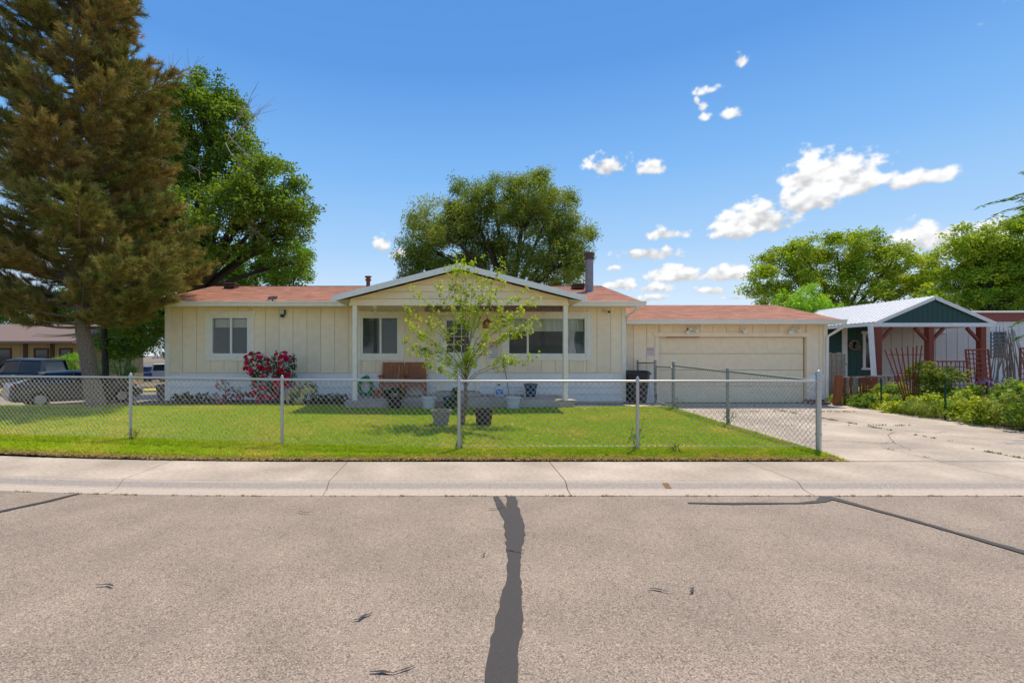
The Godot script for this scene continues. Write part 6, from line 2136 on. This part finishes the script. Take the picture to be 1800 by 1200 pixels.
# ------------------------------------------------------------------ side street
func car(label: String, at: Vector3, turn: float, paint: Material, truck: bool, size := 1.0) -> void:
	var o := thing("pickup_truck" if truck else "parked_car", label, "truck" if truck else "car", at, turn)
	o.scale = Vector3.ONE * size
	var ring := func(x: float, yb: float, yt: float, w: float) -> Array:
		return [Vector3(x, yb, -w * 0.9), Vector3(x, yb + 0.14, -w), Vector3(x, yt - 0.14, -w), Vector3(x, yt, -w * 0.88), Vector3(x, yt, w * 0.88), Vector3(x, yt - 0.14, w), Vector3(x, yb + 0.14, w), Vector3(x, yb, w * 0.9)]
	var b := MB.new()
	var top := func(x: float, y0: float, y1: float, w: float) -> Array:
		return [Vector3(x, y0, -w), Vector3(x, lerpf(y0, y1, 0.85), -w * 0.84), Vector3(x, y1, -w * 0.72), Vector3(x, y1, w * 0.72), Vector3(x, lerpf(y0, y1, 0.85), w * 0.84), Vector3(x, y0, w)]
	var wr := 0.32
	var axles := [-1.40, 1.42]
	var hw := 0.9
	if truck:
		wr = 0.40; axles = [-1.85, 1.85]; hw = 0.98
		b.loft([ring.call(-2.9, 0.55, 1.10, 0.93), ring.call(-2.8, 0.45, 1.22, 0.98), ring.call(-0.9, 0.42, 1.24, 0.99), ring.call(1.2, 0.42, 1.22, 0.99), ring.call(2.5, 0.45, 1.16, 0.97), ring.call(2.85, 0.5, 1.05, 0.9)])
		part("body", b, paint, o)
		b = MB.new()
		b.loft([top.call(-1.0, 1.2, 1.25, 0.93), top.call(-0.85, 1.2, 1.86, 0.93), top.call(0.6, 1.2, 1.92, 0.93), top.call(0.95, 1.2, 1.84, 0.93), top.call(1.65, 1.2, 1.24, 0.93)])
		part("cab_glass", b, M.car_glass, o)
		b = MB.new()
		b.loft([top.call(-0.92, 1.82, 1.90, 0.80), top.call(0.6, 1.85, 1.96, 0.80), top.call(0.97, 1.80, 1.88, 0.80)])
		for s in [-1.0, 1.0]:
			b.bar(Vector3(-0.95, 1.22, s * 0.93), Vector3(-0.88, 1.86, s * 0.76), 0.14, 0.03, Vector3(0, 0, s))
			b.bar(Vector3(0.25, 1.22, s * 0.93), Vector3(0.22, 1.88, s * 0.76), 0.10, 0.03, Vector3(0, 0, s))
			b.bar(Vector3(1.60, 1.22, s * 0.92), Vector3(0.92, 1.86, s * 0.74), 0.07, 0.05)
		part("cab_roof", b, paint, o)
		for s in [-1.0, 1.0]:
			for hx in [-0.55, 0.4]:
				b = MB.new()
				b.cbox(Vector3(hx, 1.08, s * 1.0), Vector3(0.17, 0.035, 0.03), 0.008)
				part("door_handle", b, M.rim, o)
			b = MB.new()
			b.cbox(Vector3(1.25, 1.34, s * 1.08), Vector3(0.10, 0.2, 0.2), 0.03)
			part("mirror", b, paint, o)
	else:
		b.loft([ring.call(-2.30, 0.38, 0.80, 0.74), ring.call(-2.2, 0.26, 0.98, 0.86), ring.call(-1.6, 0.22, 1.02, 0.90), ring.call(-0.4, 0.20, 0.98, 0.91), ring.call(0.95, 0.20, 0.96, 0.91), ring.call(1.4, 0.20, 0.92, 0.90), ring.call(2.1, 0.24, 0.76, 0.86), ring.call(2.32, 0.36, 0.62, 0.72)])
		part("body", b, paint, o)
		b = MB.new()
		b.loft([top.call(-1.95, 0.96, 1.0, 0.80), top.call(-1.15, 0.96, 1.38, 0.84), top.call(-0.3, 0.96, 1.43, 0.84), top.call(0.35, 0.96, 1.39, 0.84), top.call(1.35, 0.94, 0.96, 0.82)])
		part("window_glass", b, M.car_glass, o)
		b = MB.new()
		b.loft([top.call(-1.2, 1.34, 1.40, 0.74), top.call(-0.3, 1.37, 1.46, 0.75), top.call(0.42, 1.33, 1.40, 0.73)])
		for s in [-1.0, 1.0]:
			b.bar(Vector3(-1.98, 1.0, s * 0.78), Vector3(-1.15, 1.38, s * 0.66), 0.09, 0.05)
			b.bar(Vector3(-0.28, 0.98, s * 0.86), Vector3(-0.28, 1.40, s * 0.68), 0.08, 0.03, Vector3(0, 0, s))
			b.bar(Vector3(1.30, 0.97, s * 0.81), Vector3(0.38, 1.38, s * 0.66), 0.06, 0.05)
		part("roof", b, paint, o)
		for s in [-1.0, 1.0]:
			b = MB.new()
			b.cbox(Vector3(-2.16, 0.86, s * 0.68), Vector3(0.22, 0.15, 0.34), 0.04)
			part("tail_light", b, M.lamp_red, o)
			b = MB.new()
			b.cbox(Vector3(0.95, 1.02, s * 0.96), Vector3(0.10, 0.12, 0.16), 0.03)
			part("mirror", b, paint, o)
		b = MB.new()
		b.cbox(Vector3(-2.27, 0.80, 0), Vector3(0.03, 0.12, 0.34), 0.006)
		part("number_plate", b, M.black_plastic, o)
		b = MB.new()
		b.cbox(Vector3(-2.25, 0.48, 0), Vector3(0.16, 0.22, 1.6), 0.05)
		part("bumper", b, paint, o)
	for ax in axles:
		for s in [-1.0, 1.0]:
			var wh := Node3D.new(); wh.name = "wheel"; o.add_child(wh, true)
			wh.position = Vector3(ax, wr, s * (hw - 0.08))
			b = MB.new()
			b.tube([Vector3(0, 0, -0.11), Vector3(0, 0, -0.09), Vector3(0, 0, 0.09), Vector3(0, 0, 0.11)], [wr * 0.92, wr, wr, wr * 0.92], 24)
			part("tyre", b, M.tyre, wh)
			b = MB.new()
			b.tube([Vector3(0, 0, -0.118), Vector3(0, 0, 0.118)], [wr * 0.6], 18)
			part("rim", b, M.rim, wh)

func make_side_street() -> void:
	var b := MB.new()
	b.quad(Vector3(-75, -0.585, -19.75), Vector3(-10.2, -0.585, -19.75), Vector3(-10.2, -0.585, -27.6), Vector3(-75, -0.585, -27.6))
	part("street_surface", b, mat("pale_asphalt", L(0.42, 0.375, 0.34), 0.95, "speck", 0.6), setting("side_street"))
	b = MB.new()
	b.quad(Vector3(-75, -0.575, -29.2), Vector3(-10.2, -0.575, -29.2), Vector3(-10.2, -0.575, -31.5), Vector3(-75, -0.575, -31.5))
	part("far_lawn", b, M.turf, setting("far_verge"))
	car("grey sedan parked on the side street behind the pine trunk", Vector3(W(112, 700, 20.6).x, -0.585, -21.3), 0.88, M.car_silver, false)
	car("black crew-cab pickup truck parked before the tan house", Vector3(W(55, 700, 26.0).x, -0.585, -26.3), PI + 0.06, M.car_black, true)
	car("small blue car parked far down the street", Vector3(W(254, 660, 46.0).x, ground_y(-29, 46.0) + 0.0, -46.0), 0.5, M.car_blue, false, 1.05)
	car("pale silver pickup truck far down the street", Vector3(W(285, 660, 46.0).x, ground_y(-27, 46.0) + 0.0, -46.5), 0.2, M.car_pale, true, 0.9)
	# tan house across the side street
	var h := thing("tan_house", "tan house with brown roof and dark timber trim across the street", "house")
	var z := -33.0
	var x := -34.0
	var k := 0
	while x < -25.4:
		b = MB.new()
		b.cspan(x + 0.005, x + 0.595, -0.75, 2.45, z - 0.3, z, 0.006)
		part("wall_panel", b, M.tan_wall, h)
		x += 0.6
	b = MB.new()
	b.span(-34.0, -25.4, -0.75, 2.5, z - 7.0, z - 0.3)
	part("body", b, M.tan_wall, h)
	b = MB.new()
	b.prism(PackedVector2Array([Vector2(31.8, 2.3), Vector2(41.4, 2.3), Vector2(41.4, 2.45), Vector2(36.5, 3.85), Vector2(31.8, 2.45)]), Transform3D(Basis(Vector3.FORWARD, Vector3.UP, Vector3.RIGHT), Vector3(-24.8, 0, 0)), 10.0)
	part("roof", b, M.brown_roof, h)
	for q in [[-33.4, 1.3], [-31.2, 1.3], [-28.3, 0.9], [-26.6, 0.8]]:
		var w := Node3D.new(); w.name = "window"; h.add_child(w, true)
		b = MB.new()
		b.cspan(q[0], q[0] + 0.10, 0.35, 2.0, z, z + 0.05, 0.006)
		b.cspan(q[0] + q[1], q[0] + q[1] + 0.10, 0.35, 2.0, z, z + 0.05, 0.006)
		b.cspan(q[0] + 0.10, q[0] + q[1], 1.9, 2.0, z, z + 0.049, 0.006)
		b.cspan(q[0] + 0.10, q[0] + q[1], 0.35, 0.45, z, z + 0.049, 0.006)
		part("frame", b, M.dark_timber, w)
		b = MB.new()
		b.cspan(q[0] + 0.10, q[0] + q[1], 0.45, 1.9, z + 0.002, z + 0.02, 0.003)
		part("pane", b, M.car_glass, w)
	for q in [-31.75, -29.0, -27.2]:
		b = MB.new()
		b.cspan(q, q + 0.28, -0.7, 2.3, z + 0.001, z + 0.06, 0.006)
		part("timber_trim", b, M.dark_timber, h)

func make_opposite_side() -> void:
	var w := setting("opposite_sidewalk")
	var b := MB.new()
	b.cspan(-40.0, 40.0, -0.3, 0.0, 8.05, 9.6, 0.01)
	part("slab", b, M.concrete, w)
	b = MB.new()
	b.quad(Vector3(-40, 0.02, 17.0), Vector3(40, 0.02, 17.0), Vector3(40, -0.01, 9.6), Vector3(-40, -0.01, 9.6))
	part("turf", b, M.turf, setting("opposite_lawn"))
	var h := thing("opposite_house", "low pale house across the street, mirrored in the front windows", "house", Vector3(3.0, 0.0, 20.0))
	b = MB.new()
	b.span(-8.0, 8.0, -0.3, 2.6, 0.0, 8.0)
	part("wall", b, M.trailer_white, h)
	b = MB.new()
	b.prism(PackedVector2Array([Vector2(-0.6, 2.5), Vector2(8.6, 2.5), Vector2(4.0, 4.1)]), Transform3D(Basis(Vector3.BACK, Vector3.UP, Vector3.LEFT), Vector3(-8.4, 0, 0)), 16.8)
	part("roof", b, M.brown_roof, h)
	for x in [-6.0, -2.0, 5.0]:
		b = MB.new()
		b.cspan(x - 0.8, x + 0.8, 0.9, 2.1, -0.03, 0.0, 0.005)
		part("window", b, M.car_glass, h)
	var cl := leaf_cluster(20, 0.30, 0.17, 0.085, 61)
	for q in [[-10.0, 17.0, "leafy tree across the street beside the low pale house", 301], [13.5, 16.0, "leafy tree across the street at the end of the low pale house", 302]]:
		var p := Vector3(q[0], 0, q[1])
		broad_tree("opposite_tree", q[2], p, 2.2, 0.2, [[p + Vector3(0, 4.2, 0), Vector3(2.2, 1.9, 2.2)], [p + Vector3(1.2, 3.4, 0.3), Vector3(1.5, 1.3, 1.5)], [p + Vector3(-1.3, 3.6, -0.3), Vector3(1.6, 1.3, 1.5)]], 90.0, cl, Color(0.08, 0.16, 0.03), Color(0.2, 0.32, 0.05), q[3], 1.1, "trees across the street")

func _ready() -> void:
	noise.noise_type = FastNoiseLite.TYPE_SIMPLEX_SMOOTH
	noise.frequency = 0.02
	noise.fractal_octaves = 3
	noise.seed = 3
	rng.seed = 1
	camera_and_light()
	make_materials()
	make_ground()
	make_street_marks()
	make_driveway()
	make_lawn()
	make_side_street()
	make_opposite_side()
	solid_house()
	solid_garage()
	make_carport()
	make_trees()
	make_pine()
	make_fence()
	porch_things()
	flower_bed()
	make_sapling()
	make_garden()
	make_frond_tree()
